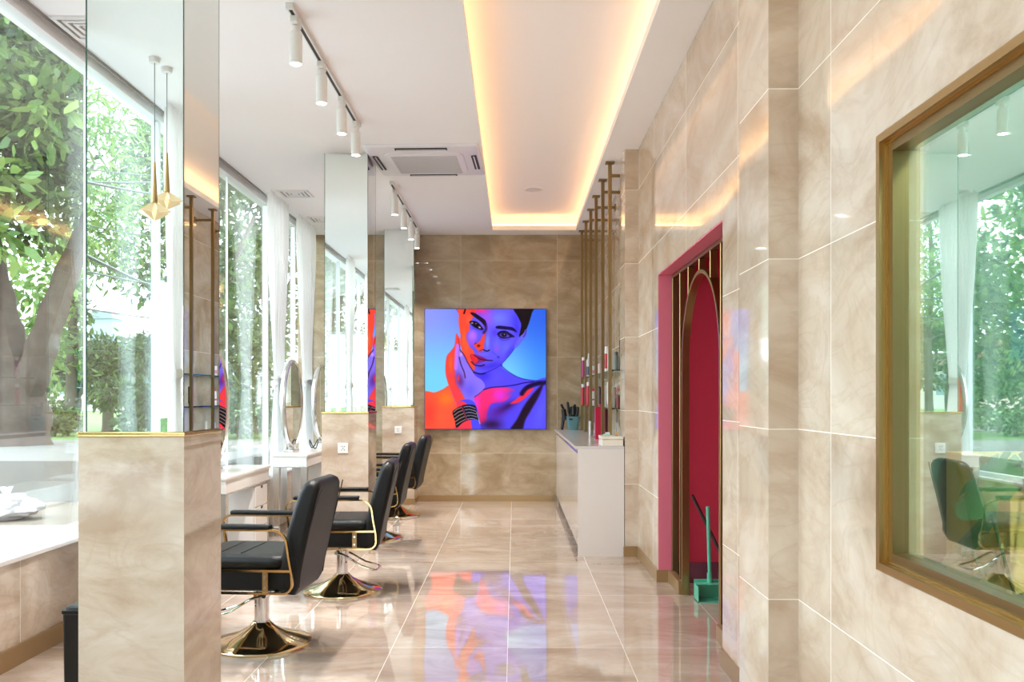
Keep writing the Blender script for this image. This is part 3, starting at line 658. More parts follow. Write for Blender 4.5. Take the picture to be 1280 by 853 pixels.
def make_oval():
    t = thing('oval_mirror', 'oval silver mirror on the vanity nearest the front pillar', 'mirror', group='oval mirrors on the vanity tables')
    a, b, zc = .31, .42, .475; n = 64
    fr = MB(); prof = [(-.022, -.03), (-.014, -.03), (.012, -.012), (.020, .010), (.012, .030), (-.004, .034), (-.012, .020), (-.022, .020)]
    R = []
    for i in range(n):
        th = 2*PI*i/n; nx, nz = math.cos(th), math.sin(th)
        R.append([(q[1], (a+q[0])*nx, zc+(b+q[0])*nz) for q in prof])
    vs = [[fr.b.verts.new(p) for p in r] for r in R]; k = len(prof)
    for i in range(n):
        for j in range(k): fr.b.faces.new((vs[i][j], vs[i][(j+1) % k], vs[(i+1) % n][(j+1) % k], vs[(i+1) % n][j]))
    fr.build('frame', SILVER, t, angle=40)
    g = MB(); g.lathe([(1, -.006), (1, .006)], n=n)
    for v in g.b.verts: v.co = Vector((.016+v.co.z, v.co.x*(a-.012), zc+v.co.y*(b-.012)))
    g.build('mirror_glass', MIRROR, t, angle=20)
    g = MB(); g.lathe([(1, -.004), (1, .004)], n=n)
    for v in g.b.verts: v.co = Vector((-.022+v.co.z, v.co.x*(a-.012), zc+v.co.y*(b-.012)))
    g.build('backing', SILVER, t, angle=20)
    m = MB(); m.box(-.05, .05, -.12, .12, 0, .02, bev=.005); m.box(-.02, .02, -.045, .045, .018, .09, bev=.004); m.build('foot', SILVER, t)
    return t
VX = -2.11
v0 = make_vanity(); o0 = None; v0.location = (VX, 5.13, 0)
for y, a, l1, l2 in ((6.48, -.5, 'silver and white vanity table just behind the nearest salon chair', 'oval silver mirror reflecting the screen, half hidden by front pillar'),
                  (8.80, -1.8, 'white vanity table with silver legs beside the middle pillar', 'oval silver mirror standing clear of the pillars on its vanity'),
                  (10.14, -3, 'vanity table in the far corner behind the middle pillar', 'oval silver mirror farthest back, partly behind the middle pillar')):
    v = copy_tree(v0); v.location = (VX, y, 0); relabel(v, l1)
    if o0 is None: o0 = q = make_oval()
    else: q = copy_tree(o0)
    q.location = (-2.215, y-.06, .76); q.rotation_euler.z = math.radians(a); relabel(q, l2)

# cables and dryers on the vanities (dark curled cord)
for i, (y, lb) in enumerate(((9.12, 'small coiled black cord on the vanity beside the clear oval mirror'), (10.45, 'small coiled black cord on the farthest vanity table'))):
    pts = [(.04*math.cos(a), .11*math.sin(a)*.8, .05+.045*math.sin(a*2)+.0) for a in np.linspace(0, 4*PI, 40)]
    o = MB().tube(pts, .006, 6, up=(0, 0, 1)).build('cable', BLACKP); o.location = (-2.08, y, .765); tag(o, lb, 'cord')

# ------------------------------------------------------------------ curtains
def curtain(y0, y1, label, folds=9, yt=None):
    t = thing('curtain', label, 'curtain', (-2.37, (y0+y1)/2, 0), group='white tied curtains at the windows')
    yc = 0; W = (y1-y0)/2; zt = 1.45; ztop = CZ-.03
    nz_, ny = 60, 140; vs = []; fs = []
    for i in range(nz_+1):
        z = .02+(ztop-.02)*i/nz_
        if z > zt: u = (z-zt)/(ztop-zt); wd = W*(.30+.70*u**.55); sh = W*.15*(1-u)
        else: u = (zt-z)/zt; wd = W*(.30+.50*u**.7); sh = W*.15*(1-u)
        amp = .035*(.75+.4*math.sin(i*.15)) if abs(z-zt) > .06 else .022
        for j in range(ny+1):
            s = j/ny*2-1; ph = s*folds*PI
            vs.append((amp*math.sin(ph+.25*math.sin(i*.2))+.01*math.sin(3*ph), sh+wd*s+.008*math.cos(ph*2), z))
    for i in range(nz_):
        for j in range(ny):
            a = i*(ny+1)+j; fs.append((a, a+1, a+ny+2, a+ny+1))
    o = raw_mesh('drape', vs, fs, SHEER, t); o.data.shade_smooth()
    m = MB(); pr = []
    for k in range(24): a = 2*PI*k/24; pr.append((.045*math.cos(a), W*.15+W*.33*math.sin(a), zt+.02*math.cos(a)))
    m.sweep(pr, [(-.004, -.028), (.004, -.028), (.004, .028), (-.004, .028)], closed=True, up=(0, 0, 1)); m.build('tieback', mat('white_cloth', (236, 234, 234), .8), t)
    for k in range(7): s = -W+2*W*(k+.5)/7; box(-.006, .006, s-.006, s+.006, ztop-.01, CZ-.001).build('hook', FRAMEW, t, smooth=False)
    return t
curtain(8.52, 9.12, 'white curtain tied at the window just left of the clear oval mirror')
curtain(9.66, 10.36, 'white tied curtain nearest the far window corner')
curtain(5.30, 5.90, 'white tied curtain hidden behind the nearest mirrored pillar')
curtain(.12, .44, 'white tied curtain seen in the nearest pillar mirror')
curtain(1.62, 2.04, 'white tied curtain reflected in the middle pillar mirror')

# ------------------------------------------------------------------ track lighting
def track(y0, y1, label):
    t = thing('lighting_track', label, 'track', (-1.15, (y0+y1)/2, CZ), group='white ceiling lighting tracks')
    h = (y1-y0)/2
    m = MB(); m.box(-.018, .018, -h, h, -.028, 0.0, bev=.002); m.box(-.019, .019, -h-.006, -h+.01, -.030, 0); m.box(-.019, .019, h-.01, h+.006, -.030, 0); m.build('rail', mat('track_white', (226, 224, 222), .4), t)
    box(-.009, .009, -h+.02, h-.02, -.0285, -.0275).build('slot', DARKG, t, smooth=False)
track(4.50, 6.48, 'white ceiling track nearest the camera carrying four spotlights')
track(8.22, 10.5, 'white ceiling track beyond the air conditioner carrying four spotlights')
def make_spot():
    t = thing('spotlight', 'white cylinder spotlight nearest the camera on the near track', 'spotlight', group='white cylinder spotlights')
    WB = mat('spot_white', (232, 230, 228), .35)
    m = MB(); m.box(-.017, .017, -.055, .055, -.034, -.001, bev=.004); m.build('adapter', WB, t)
    MB().lathe([(.016, -.034), (.022, -.038), (.022, -.068), (.012, -.074)], n=20).build('joint', WB, t)
    MB().lathe([(.0, -.072), (.030, -.072), (.0335, -.076), (.0335, -.235), (.031, -.238), (.027, -.232), (.0, -.232)], n=32).build('body', WB, t)
    MB().lathe([(.0, -.2335), (.0265, -.2335), (.0265, -.2365), (.0, -.2365)], n=24).build('lens', mat('spot_lens', (255, 250, 244), .4, emit=(255, 246, 238), estr=14), t)
    l = bpy.data.lights.new('spot_beam', 'SPOT'); l.energy = 80; l.spot_size = math.radians(95); l.spot_blend = .9; l.shadow_soft_size = .03; l.color = (1, .95, .9)
    lo = bpy.data.objects.new('spot_beam', l); COL.objects.link(lo); lo.parent = t; lo.location = (0, 0, -.245)
    return t
s0 = make_spot(); s0.location = (-1.15, 4.63, CZ-.028)
ords = ['second spotlight on the near track, counted from the camera', 'third spotlight on the near track, counted from the camera', 'last spotlight on the near track, in front of the middle mirror', 'first spotlight on the far track, closest to the air conditioner', 'second spotlight on the far track beyond the air conditioner', 'third spotlight on the far track beyond the air conditioner', 'farthest white spotlight, at the back wall end of the track']
for y, lb in zip((5.25, 5.86, 6.38, 8.47, 9.15, 9.8, 10.38), ords):
    c = copy_tree(s0); c.location = (-1.15, y, CZ-.028); relabel(c, 'white cylinder '+lb if 'white' not in lb else lb)

# ------------------------------------------------------------------ ceiling air conditioner, vents, downlight
t = thing('air_conditioner', 'white square cassette air conditioner in the ceiling beside the tray', 'air conditioner', (-.735, 7.46, CZ), math.radians(-2))
h = .462
m = MB(); m.loft([[(p[0], p[1], z) for p in rrect(s*2*h, s*2*h, .03, 4)] for s, z in ((1, -.001), (1, -.018), (.985, -.026), (.80, -.034), (.72, -.036))]); m.build('panel', mat('ac_white', (232, 229, 234), .35), t, angle=30)
m = MB(); m.loft([[(p[0], p[1], z) for p in rrect(s*2*h, s*2*h, .09, 6)] for s, z in ((.70, -.034), (.70, -.044), (.66, -.050))]); ft = m.build('raised_rim', MATS['ac_white'], t, angle=30)
m = MB(); m.box(-.27, .27, -.27, .27, -.054, -.047, bev=.003)
for k in range(17): m.box(-.262, .262, -.262+k*.032, -.256+k*.032, -.057, -.053)
m.build('intake_grille', GREYG, t, smooth=False)
for a in range(4):
    R_ = Matrix.Rotation(a*PI/2, 3, 'Z'); m = MB(); m.box(-.21, .21, -.43, -.385, -.037, -.026); m.b.verts.ensure_lookup_table()
    for v in m.b.verts: v.co = R_ @ v.co
    sl = m.build('air_slot', DARKG, t, smooth=False)
    m = MB(); m.box(-.20, .20, -.412, -.402, -.040, -.034)
    for v in m.b.verts: v.co = R_ @ v.co
    m.build('vane', MATS['ac_white'], sl, smooth=False)
def vent(x, y, lb):
    t = thing('ceiling_vent', lb, 'vent', (x, y, CZ), group='white square ceiling vents')
    m = MB(); ring2 = [(.15, .125), (.105, .085), (.065, .045)]
    for a, b in ring2:
        z0, z1 = -.012, -.001
        m.box(-a, a, -a, -b, z0, z1); m.box(-a, a, b, a, z0, z1); m.box(-a, -b, -b, b, z0, z1); m.box(b, a, -b, b, z0, z1)
    m.box(-.03, .03, -.03, .03, -.012, -.001); m.build('diffuser', WHITE, t, smooth=False)
    box(-.125, .125, -.125, .125, -.0035, -.001).build('duct', mat('vent_grey', (150, 148, 148), .7), t, smooth=False)
vent(-2.17, 8.72, 'square white ceiling vent above the curtain beside the clear oval mirror')
vent(-2.17, 9.98, 'square white ceiling vent nearest the back wall')
vent(-2.31, 4.80, 'square white ceiling vent above the nearest window')
t = thing('ceiling_speaker', 'round flush white speaker in the recessed ceiling tray', 'speaker', (.205, 9.3, UZ))
MB().lathe([(0, -.006), (.08, -.006), (.085, -.010), (.10, -.010), (.104, -.001), (0, -.001)], n=40).build('rim', WHITE, t)
MB().lathe([(0, -.0095), (.078, -.0085), (.078, -.006), (0, -.006)], n=32).build('grille', mat('spk', (222, 218, 218), .7), t)

# ------------------------------------------------------------------ counter, poles, shelves
t = thing('counter', 'long white glossy counter in the niche along the right wall', 'counter', (.75, 9.05, 0))
CX0, CX1, CY0, CY1, CT = .497-.75, XF-.003-.75, 7.18-9.05, YB-.003-9.05, .90
LAM = mat('white_gloss_laminate', (226, 221, 219), .12, coat=.5, var=.02, vscale=2)
box(CX0+.02, .895-.75, CY0-.008, CY0+.012, .0, CT-.0225).build('end_panel', LAM, t, smooth=False)
box(CX0+.045, CX1, CY0+.34, CY1, .08, CT-.03).build('body', LAM, t, smooth=False)
box(CX0+.04, .895-.75, CY0+.013, CY0+.339, .08, CT-.03).build('body', LAM, t, smooth=False)
box(CX0+.06, CX1-.02, CY0+.35, CY1, 0, .08).build('toe_kick', DARKG, t, smooth=False)  # dark colour stands in for the shadow in the recess under the counter
m = MB(); m.box(CX0, CX1, CY0+.33, CY1, CT-.022, CT, bev=.003); m.box(CX0, .895-.75, CY0-.008, CY0+.33, CT-.022, CT); m.build('worktop', mat('worktop_gloss', (214, 208, 208), .14), t, smooth=False)
MB().box(CX0+.03, CX0+.047, CY0+.012, CY1, CT-.062, CT-.022).build('finger_groove', mat('groove_metal', (150, 145, 160), .1, 1), t, smooth=False)
n = 6; L_ = (CY1-CY0-.012)/n
for k in range(n):
    y0 = CY0+.012+k*L_; box(CX0+.02, CX0+.044, y0+.0015, y0+L_-.0015, .085, CT-.062, bev=.002).build('door', LAM, t)
PY = [7.56, 8.17, 8.83, 9.46, 10.09, 10.68]
words_ = ['nearest', 'second', 'third', 'fourth', 'fifth', 'farthest']
for k, y in enumerate(PY):
    t = thing('brass_pole', '%s square brass pole from the camera, rising from the white counter' % words_[k], 'pole', (.82, y, CT), group='brass poles above the counter')
    box(-.0155, .0155, -.0155, .0155, .004, CZ-CT-.012, bev=.002).build('shaft', GOLDB, t)
    box(-.038, .038, -.038, .038, CZ-CT-.014, CZ-CT-.001, bev=.002).build('ceiling_flange', GOLDB, t)
    box(-.028, .028, -.028, .028, .0005, .006).build('floor_flange', GOLDB, t)
    box(.012, XF-.82-.001, -.010, .010, 2.29, 2.315).build('wall_bracket', GOLDB, t)
    box(XF-.82-.007, XF-.82-.001, -.03, .03, 2.27, 2.335).build('bracket_plate', GOLDB, t)
SH1, SH2 = 1.535, 1.207
for z, lb in ((SH1, 'upper glass shelf crossing the brass poles over the counter'), (SH2, 'lower glass shelf crossing the brass poles over the counter')):
    t = thing('glass_shelf', lb, 'shelf', (.9, 9.1, z))
    box(-.0635, .108, 7.52-9.1, 10.83-9.1, -.010, 0).build('shelf_pane', GLASSH, t, smooth=False)
    m = MB(); m.box(-.067, -.0635, 7.52-9.1, 10.83-9.1, -.0125, .0); m.box(-.066, .108, 7.5175-9.1, 7.52-9.1, -.010, 0); m.build('edge', mat('shelf_edge', (18, 38, 34), .1, coat=.5), t, smooth=False)
    m = MB()
    for y in PY: m.box(-.064, -.0635+.02, y-9.1+.018, y-9.1+.034, -.018, -.010)
    m.build('clips', GOLDB, t, smooth=False)

# bottles
def cm(c, r=.3): return mat('col_%d_%d_%d' % c, c, r)
def bottle(x, y, z, kind, h, r, col, cap, label, band=None, cat='bottle'):
    name = {'tube': 'squeeze_tube', 'pump': 'pump_bottle', 'can': 'spray_can', 'jar': 'cream_jar', 'bot': 'shampoo_bottle', 'box': 'product_box', 'rod': 'glass_vase'}[kind]
    t = thing(name, label, cat, (x, y, z+.0006), group=None)
    hc = h*.12
    if kind == 'tube':
        m = MB(); m.loft([[(sx*a, sy*b, zz) for a, b in [(math.cos(2*PI*i/20), math.sin(2*PI*i/20)) for i in range(20)]] for sx, sy, zz in ((r*.85, r*.85, hc), (r, r, hc+.01), (r*1.02, r*.7, h*.6), (r*1.05, .004, h))]); m.build('body', cm(col), t)
        MB().lathe([(r*.8, 0), (r*.85, .004), (r*.85, hc)], n=20).build('cap', cm(cap), t)
    elif kind == 'pump':
        MB().lathe([(r*.95, 0), (r, .006), (r, h*.72), (r*.9, h*.76), (r*.35, h*.79), (r*.35, h*.82)], n=24).build('body', cm(col), t)
        m = MB().lathe([(r*.42, h*.81), (r*.42, h*.88), (r*.15, h*.885), (r*.15, h*.95)], n=16); m.box(-r*1.0, r*.35, -r*.22, r*.22, h*.95, h, bev=.002); m.build('pump', cm(cap), t)
    elif kind == 'can':
        MB().lathe([(r*.95, 0), (r, .005), (r, h*.8), (r*.8, h*.84)], n=24).build('body', cm(col), t)
        MB().lathe([(r*.78, h*.83), (r*.78, h*.97), (r*.7, h)], n=20).build('cap', cm(cap), t)
    elif kind == 'jar':
        MB().lathe([(r*.95, 0), (r, .004), (r, h*.68)], n=24).build('body', cm(col), t)
        MB().lathe([(r*1.04, h*.66), (r*1.04, h*.97), (r*.98, h)], n=24).build('lid', cm(cap), t)
    elif kind == 'bot':
        MB().lathe([(r*.9, 0), (r, .008), (r, h*.66), (r*.75, h*.74), (r*.36, h*.78)], n=24).build('body', cm(col), t)
        MB().lathe([(r*.42, h*.77), (r*.34, h*.92), (r*.16, h)], n=16).build('cap', cm(cap), t)
    elif kind == 'box':
        box(-r, r, -r*.7, r*.7, 0, h-.012, bev=.002).build('carton', cm(col), t); box(-r*.99, r*.99, -r*.69, r*.69, h-.013, h, bev=.002).build('lid', cm(cap), t)
    else:
        MB().lathe([(r*.8, 0), (r, .005), (r*.7, h*.3), (r*.4, h*.5), (r*.35, h*.9), (r*.5, h)], n=20).build('body', cm(col), t)
        MB().lathe([(r*.3, h*.99), (r*.3, h+.012), (0, h+.014)], n=12).build('stopper', cm(cap), t)
    if band:
        bc, z0, z1 = band
        if kind == 'box': box(-r*.6, r*.6, -r*.72, -r*.69, h*z0, h*z1).build('printed_label', cm(bc), t, smooth=False)
        else: MB().lathe([(r*1.015, h*z0), (r*1.015, h*z1)], n=24).build('printed_label', cm(bc), t)
    return t
Wt = (236, 234, 234); Rd = (190, 22, 48); Mg = (168, 36, 104); Dk = (40, 34, 44); Gy = (92, 100, 118); Pk = (206, 176, 170)
px2x = lambda p, y: (p-643)*y/1100
def B(px_, y, z, *a, **k): return bottle(px2x(px_, y), y, z, *a, **k)
B(729.3, 10.42, SH1, 'can', .235, .024, Mg, Wt, 'magenta spray can with white cap at far end of upper shelf')
B(735.8, 9.98, SH1, 'bot', .26, .026, (206, 202, 206), (220, 218, 222), 'clear topped bottle with slate blue lower half, second on upper shelf', band=((62, 66, 92), .04, .42))
B(741.3, 9.62, SH1, 'jar', .105, .030, Wt, Wt, 'short white jar with pink print on the upper shelf', band=((222, 150, 170), .2, .55), cat='jar')
B(750.3, 8.99, SH1, 'pump', .14, .024, Pk, (176, 150, 146), 'beige pink pump bottle in the middle of upper shelf')
B(758.2, 8.42, SH1, 'can', .25, .022, Wt, Wt, 'white can with tall red and magenta label on upper shelf', band=(Rd, .15, .72))
B(761.6, 8.35, SH1, 'bot', .31, .018, Wt, Wt, 'tallest white cone topped bottle on the upper shelf')
B(770.0, 7.90, SH1, 'can', .17, .026, (112, 116, 110), (84, 86, 84), 'grey green can near the front end of upper shelf')
B(774.5, 7.80, SH1, 'rod', .26, .012, (44, 34, 30), (30, 24, 22), 'thin dark rod shaped bottle at front end of upper shelf')
B(728.7, 10.42, SH2, 'can', .245, .024, Rd, Wt, 'red can with white top at far end of lower shelf')
B(735.6, 9.95, SH2, 'can', .26, .028, Rd, (226, 222, 226), 'tall all red can, second from far end on lower shelf')
B(741.3, 9.60, SH2, 'can', .185, .032, Wt, (214, 26, 50), 'white can with bright red cap and pink print on lower shelf', band=((220, 90, 140), .30, .40))
B(750.4, 8.95, SH2, 'tube', .20, .022, (60, 18, 34), (190, 30, 44), 'dark maroon tube in the middle of lower shelf')
B(755.3, 8.50, SH2, 'pump', .27, .030, Wt, Wt, 'big white pump bottle on the lower shelf')
B(761.0, 8.36, SH2, 'tube', .235, .018, Wt, (226, 150, 176), 'slim white tube with pink cap on the lower shelf')
B(773.5, 7.80, SH2, 'can', .11, .022, (120, 24, 30), (60, 40, 36), 'short dark red pot at front end of lower shelf')
B(769.0, 7.95, SH2, 'rod', .17, .012, (96, 88, 74), (60, 52, 44), 'thin grey brown bottle near the front of lower shelf')
B(737.4, 9.15, CT, 'tube', .15, .012, Wt, Wt, 'small slim white tube standing on the counter between poles')
B(749.8, 8.42, CT, 'box', .305, .045, (206, 34, 70), (190, 24, 58), 'tall crimson carton standing on the counter', cat='box')
B(760.0, 8.66, CT, 'box', .30, .030, (80, 18, 34), (70, 14, 30), 'tall dark maroon carton behind the crimson one on counter', cat='box')
B(744.0, 9.72, CT, 'bot', .16, .014, (206, 214, 218), (60, 70, 80), 'small clear bottle far back on the counter between poles')
# basket with brushes and dryer
t = thing('basket', 'teal plastic basket at the far end of the white counter', 'basket', (.71, 10.66, CT+.001))
m = MB(); W0, W1, H_ = .058, .082, .165
o_ = [(W0, 0), (W1, H_)]; rr_ = lambda w, z, r=.03: [(p[0], p[1], z) for p in rrect(2*w, 2*w*.8, r, 4)]
m.loft([rr_(W0, 0), rr_(W1-.004, H_-.01), rr_(W1+.002, H_-.006), rr_(W1+.002, H_), rr_(W1-.006, H_), rr_(W0-.005, .006)]); m.build('tub', TEALP, t)
m = MB(); m.prism(arc(0, H_-.035, .022, 0, 2*PI, 16)[:-1], -.0695, -.062, 'y')
for v in m.b.verts: v.co.x *= 1.2; v.co.z = (v.co.z-(H_-.035))*.45+H_-.035; v.co.x -= .03; v.co.y -= .0
m.build('handle_hole', DARKG, t, smooth=False)
brush_l = ['black hairbrush leaning leftmost in the teal basket', 'short black comb second from left in the teal basket', 'black round brush in the middle of the teal basket', 'tall black brush right of centre in the teal basket', 'black comb at the right edge of the teal basket', 'black paddle brush at the back of the teal basket']
for i, (dx, dy, lx, hh_, w_) in enumerate(((-.045, .0, -.07, .33, .016), (-.02, .02, -.02, .27, .018), (.0, -.01, .01, .28, .022), (.02, .02, .02, .30, .020), (.045, .0, .06, .27, .018), (.01, .04, -.01, .26, .026))):
    t = thing('hair_brush', brush_l[i], 'brush', (.71+dx*.6, 10.66+dy*.6, CT+.012), group=None)
    d = Vector((lx*.55, 0, hh_)); p0 = Vector((0, 0, 0)); MB().cyl(p0, p0+d*.55, .005, .007, n=8).build('handle', BLACKP, t)
    MB().cyl(p0+d*.52, p0+d*.62, .006, w_, n=12).cyl(p0+d*.62, p0+d*.95, w_, w_*.95, n=12).cyl(p0+d*.95, p0+d, w_*.95, w_*.4, n=12).build('brush_head', BLACKP, t)
t = thing('hair_dryer', 'black hair dryer standing behind the teal basket on the counter', 'hair dryer', (.60, 10.75, CT+.001))
MB().cyl((-.02, .0, .0), (.005, 0, .18), .018, .022, n=14).build('grip', BLACKP, t)
MB().cyl((.02, 0, .12), (.0, 0, .25), .032, .028, n=18).cyl((.0, 0, .25), (-.03, 0, .31), .016, .014, n=12).build('barrel', BLACKP, t)
# white lidded box with small items
t = thing('storage_box', 'cream lidded box on the near end of the white counter', 'box', (.80, 7.335, CT+.0006))
CR = mat('cream_box', (232, 224, 212), .35)
box(-.083, .088, -.15, .15, 0, .052, bev=.002).build('body', CR, t); box(-.085, .090, -.152, .152, .054, .078, bev=.003).build('lid', CR, t)
t = thing('perfume_bottle', 'tiny gold bottle on top of the cream lidded box', 'bottle', (.85, 7.32, CT+.0795))
MB().lathe([(.014, 0), (.016, .006), (.011, .016), (.006, .020)], n=16).build('body', GOLDS, t); MB().lathe([(.006, .020), (.009, .028), (.006, .036), (0, .038)], n=12).build('stopper', GOLDS, t)
t = thing('clip', 'small pale teal hair clip on the cream lidded box', 'clip', (.765, 7.34, CT+.0795))
MB().prism([(-.035, 0), (.03, 0), (.035, .012), (.0, .02), (-.02, .012)], -.012, .012).build('jaw', mat('pale_teal', (176, 214, 204), .4), t)
MB().box(-.006, .03, -.006, .006, .013, .028, bev=.003).build('lever', mat('white_pl', (230, 230, 230), .4), t)

# ------------------------------------------------------------------ bin
t = thing('waste_bin', 'black rectangular waste bin behind the nearest pillar by the low wall', 'bin', (-1.755, 3.725, 0))
m = MB(); m.loft([[(p[0], p[1], z) for p in rrect(w_, d_, .02, 4)] for w_, d_, z in ((.23, .15, 0), (.235, .155, .02), (.242, .168, .40), (.25, .176, .405), (.25, .176, .418))]); m.build('body', BLACKP, t)
m = MB(); m.loft([[(p[0], p[1], z) for p in rrect(w_, d_, .02, 4)] for w_, d_, z in ((.225, .155, .418), (.22, .15, .430), (.20, .13, .434))]); m.build('lid', BLACKP, t)

# ------------------------------------------------------------------ star pendants near the window (seen in the near mirror)
def pendant(x, y, z, lb):
    t = thing('pendant_lamp', lb, 'lamp', (x, y, CZ), group='gold star pendant lamps')
    dz = z-CZ
    MB().lathe([(0, -.03), (.03, -.03), (.035, -.001), (0, -.001)], n=20).build('ceiling_cap', WHITE, t)
    MB().cyl((0, 0, -.03), (0, 0, dz+.30), .0025, n=6).build('cord', mat('grey_cord', (120, 118, 116), .5), t)
    MB().cyl((0, 0, dz+.30), (0, 0, dz+.06), .006, .018, n=10).build('socket', GOLD, t)
    m = MB(); n = 6; c_ = [m.b.verts.new((0, 0, dz+.07)), m.b.verts.new((0, 0, dz-.05))]; rg = []
    for i in range(2*n):
        r_ = .10 if i % 2 == 0 else .042; rg.append(m.b.verts.new((r_*math.cos(PI*i/n), r_*math.sin(PI*i/n), dz+.005*(-1)**i)))
    for i in range(2*n):
        j = (i+1) % (2*n); m.b.faces.new((c_[0], rg[i], rg[j])); m.b.faces.new((c_[1], rg[j], rg[i]))
    m.build('star_shade', mat('star_gold', (244, 222, 180), .2, .6, emit=(255, 226, 180), estr=.12), t, smooth=False)
pendant(-2.14, 1.22, 2.40, 'lower gold star pendant lamp mirrored in the nearest pillar')
pendant(-2.13, 1.06, 2.50, 'higher gold star pendant lamp mirrored in the nearest pillar')

# ------------------------------------------------------------------ potted monstera in the side room
t = thing('potted_monstera', 'monstera plant with split leaves behind the gold window glass', 'plant', (1.44, 2.38, 0))
MB().lathe([(.10, 0), (.14, .30), (.15, .32), (.13, .32), (.12, .28), (0, .28)], n=28).build('pot', PWHITE, t)
def mleaf(s):
    pts = []; N_ = 60
    for i in range(N_):
        a = 2*PI*i/N_; r_ = s*(.62+.38*math.cos(a/2)**2)*(1-.32*(1 if (i % 6) in (3,) and 8 < i < 52 else 0)); pts.append((r_*math.sin(a)*.75, r_*math.cos(a)-s*.25))
    return pts
LG = mat('monstera_green', (90, 132, 84), .3, var=.2, vscale=8); k = 0
sm_ = MB()
for az, el, ln, s in ((2.9, .55, .52, .13), (3.4, .75, .62, .14), (2.5, .35, .42, .12), (4.4, .6, .5, .13), (4.9, .9, .65, .12), (1.2, .8, .6, .13), (.2, .6, .4, .12), (5.6, .5, .5, .14), (3.9, .2, .40, .11)):
    tip = Vector((math.cos(az)*ln*math.cos(el)*.45, math.sin(az)*ln*math.cos(el)*.45-.0, .28+ln*math.sin(el)+.36))
    sm_.tube([(0, 0, .27), tuple(Vector((0, 0, .3)).lerp(tip, .5)+Vector((0, 0, .08))), tuple(tip)], .005, 6)
    M_ = Matrix.Rotation(az-PI/2, 3, 'Z') @ Matrix.Rotation(-.9, 3, 'X')
    m = MB(); A = [m.b.verts.new(tip+M_ @ Vector((a, b, -.25*a*a/s+.0))) for a, b in mleaf(s)]; B_ = m.b.verts.new(tip+M_ @ Vector((0, 0, .01)))
    for i in range(len(A)): m.b.faces.new((A[i], A[(i+1) % len(A)], B_))
    m.build('leaf', LG, t, angle=80)
sm_.build('stems', LG, t)
t = thing('added_ceiling_lamp', 'added round lamp, itself unseen, brightening the room behind the gold window', 'lamp', (1.85, 0.9, CZ))  # lamp and bulb added to light up what shows through the glass
l = bpy.data.lights.new('added_fill_bulb', 'POINT'); l.energy = 300; l.shadow_soft_size = .12; l.color = (1, .96, .9); lo = bpy.data.objects.new('added_fill_bulb', l); COL.objects.link(lo); lo.parent = t; lo.location = (0, 0, -.3)
MB().lathe([(0, -.05), (.14, -.05), (.16, -.03), (.16, -.001), (0, -.001)], n=32).build('body', mat('fill_lamp_glow', (255, 250, 240), .5, emit=(255, 244, 226), estr=26), t)

# ------------------------------------------------------------------ outside
struct(box(-90, -2.62, -130, 90, -.3, .30).build('ground_outside', DIRT, smooth=False))
m = MB()
for k in range(9): m.box(-4.9+k*.25, -4.9+k*.25+.243, -4, 5.5, .31, .50, bev=.004, seg=1)
struct(m.build('ground_deck', DECKM, smooth=False))
struct(box(-40, -2.75, 8.4, 12.4, .3, .69).build('ground_kerb', CONC, smooth=False))
struct(box(-60, -2.75, 12.4, 80, .3, .69).build('ground_lawn', GRASS, smooth=False))
struct(box(-60, -2.75, 15.5, 17.5, .69, .70).build('ground_path', CONC, smooth=False))
struct(box(-90, 8, -130, -6.5, .302, .5).build('ground_lawn_rear', GRASS, smooth=False))

def foliage(name, blobs, nleaf, size, m, parent, aspect=.45, droop=.3):
    """loose leaves scattered through several ellipsoid clumps; one part"""
    blobs = np.array(blobs, float); vol = blobs[:, 3]*blobs[:, 4]*blobs[:, 5]; pr = vol**.75/np.sum(vol**.75)
    k = rng.choice(len(blobs), nleaf, p=pr); d = rng.normal(size=(nleaf, 3)); d /= np.linalg.norm(d, axis=1)[:, None]
    rad = rng.random(nleaf)**.42
    c_ = blobs[k, :3]+d*rad[:, None]*blobs[k, 3:6]
    sub = rng.normal(size=(nleaf, 3))*.04; c_ += sub
    ax = d+rng.normal(size=(nleaf, 3))*.7; ax[:, 2] -= droop; ax /= np.linalg.norm(ax, axis=1)[:, None]
    sd_ = np.cross(ax, rng.normal(size=(nleaf, 3))+np.array([0, 0, 1.2])); sd_ /= np.linalg.norm(sd_, axis=1)[:, None]+1e-9
    nn = np.cross(ax, sd_); L = size*(.6+.8*rng.random(nleaf))[:, None]; Wd = L*aspect*.5
    V = np.stack([c_, c_+ax*L*.35+sd_*Wd+nn*L*.05, c_+ax*L*.75+sd_*Wd*.7, c_+ax*L, c_+ax*L*.75-sd_*Wd*.7, c_+ax*L*.35-sd_*Wd+nn*L*.05], 1).reshape(-1, 3)
    base = (np.arange(nleaf)*6)[:, None]
    F = (base+np.arange(6)[None]).tolist()
    me = bpy.data.meshes.new(name); me.from_pydata(V.tolist(), [], F); me.update(); me.materials.append(m)
    o = bpy.data.objects.new(name, me); COL.objects.link(o); o.parent = parent; return o
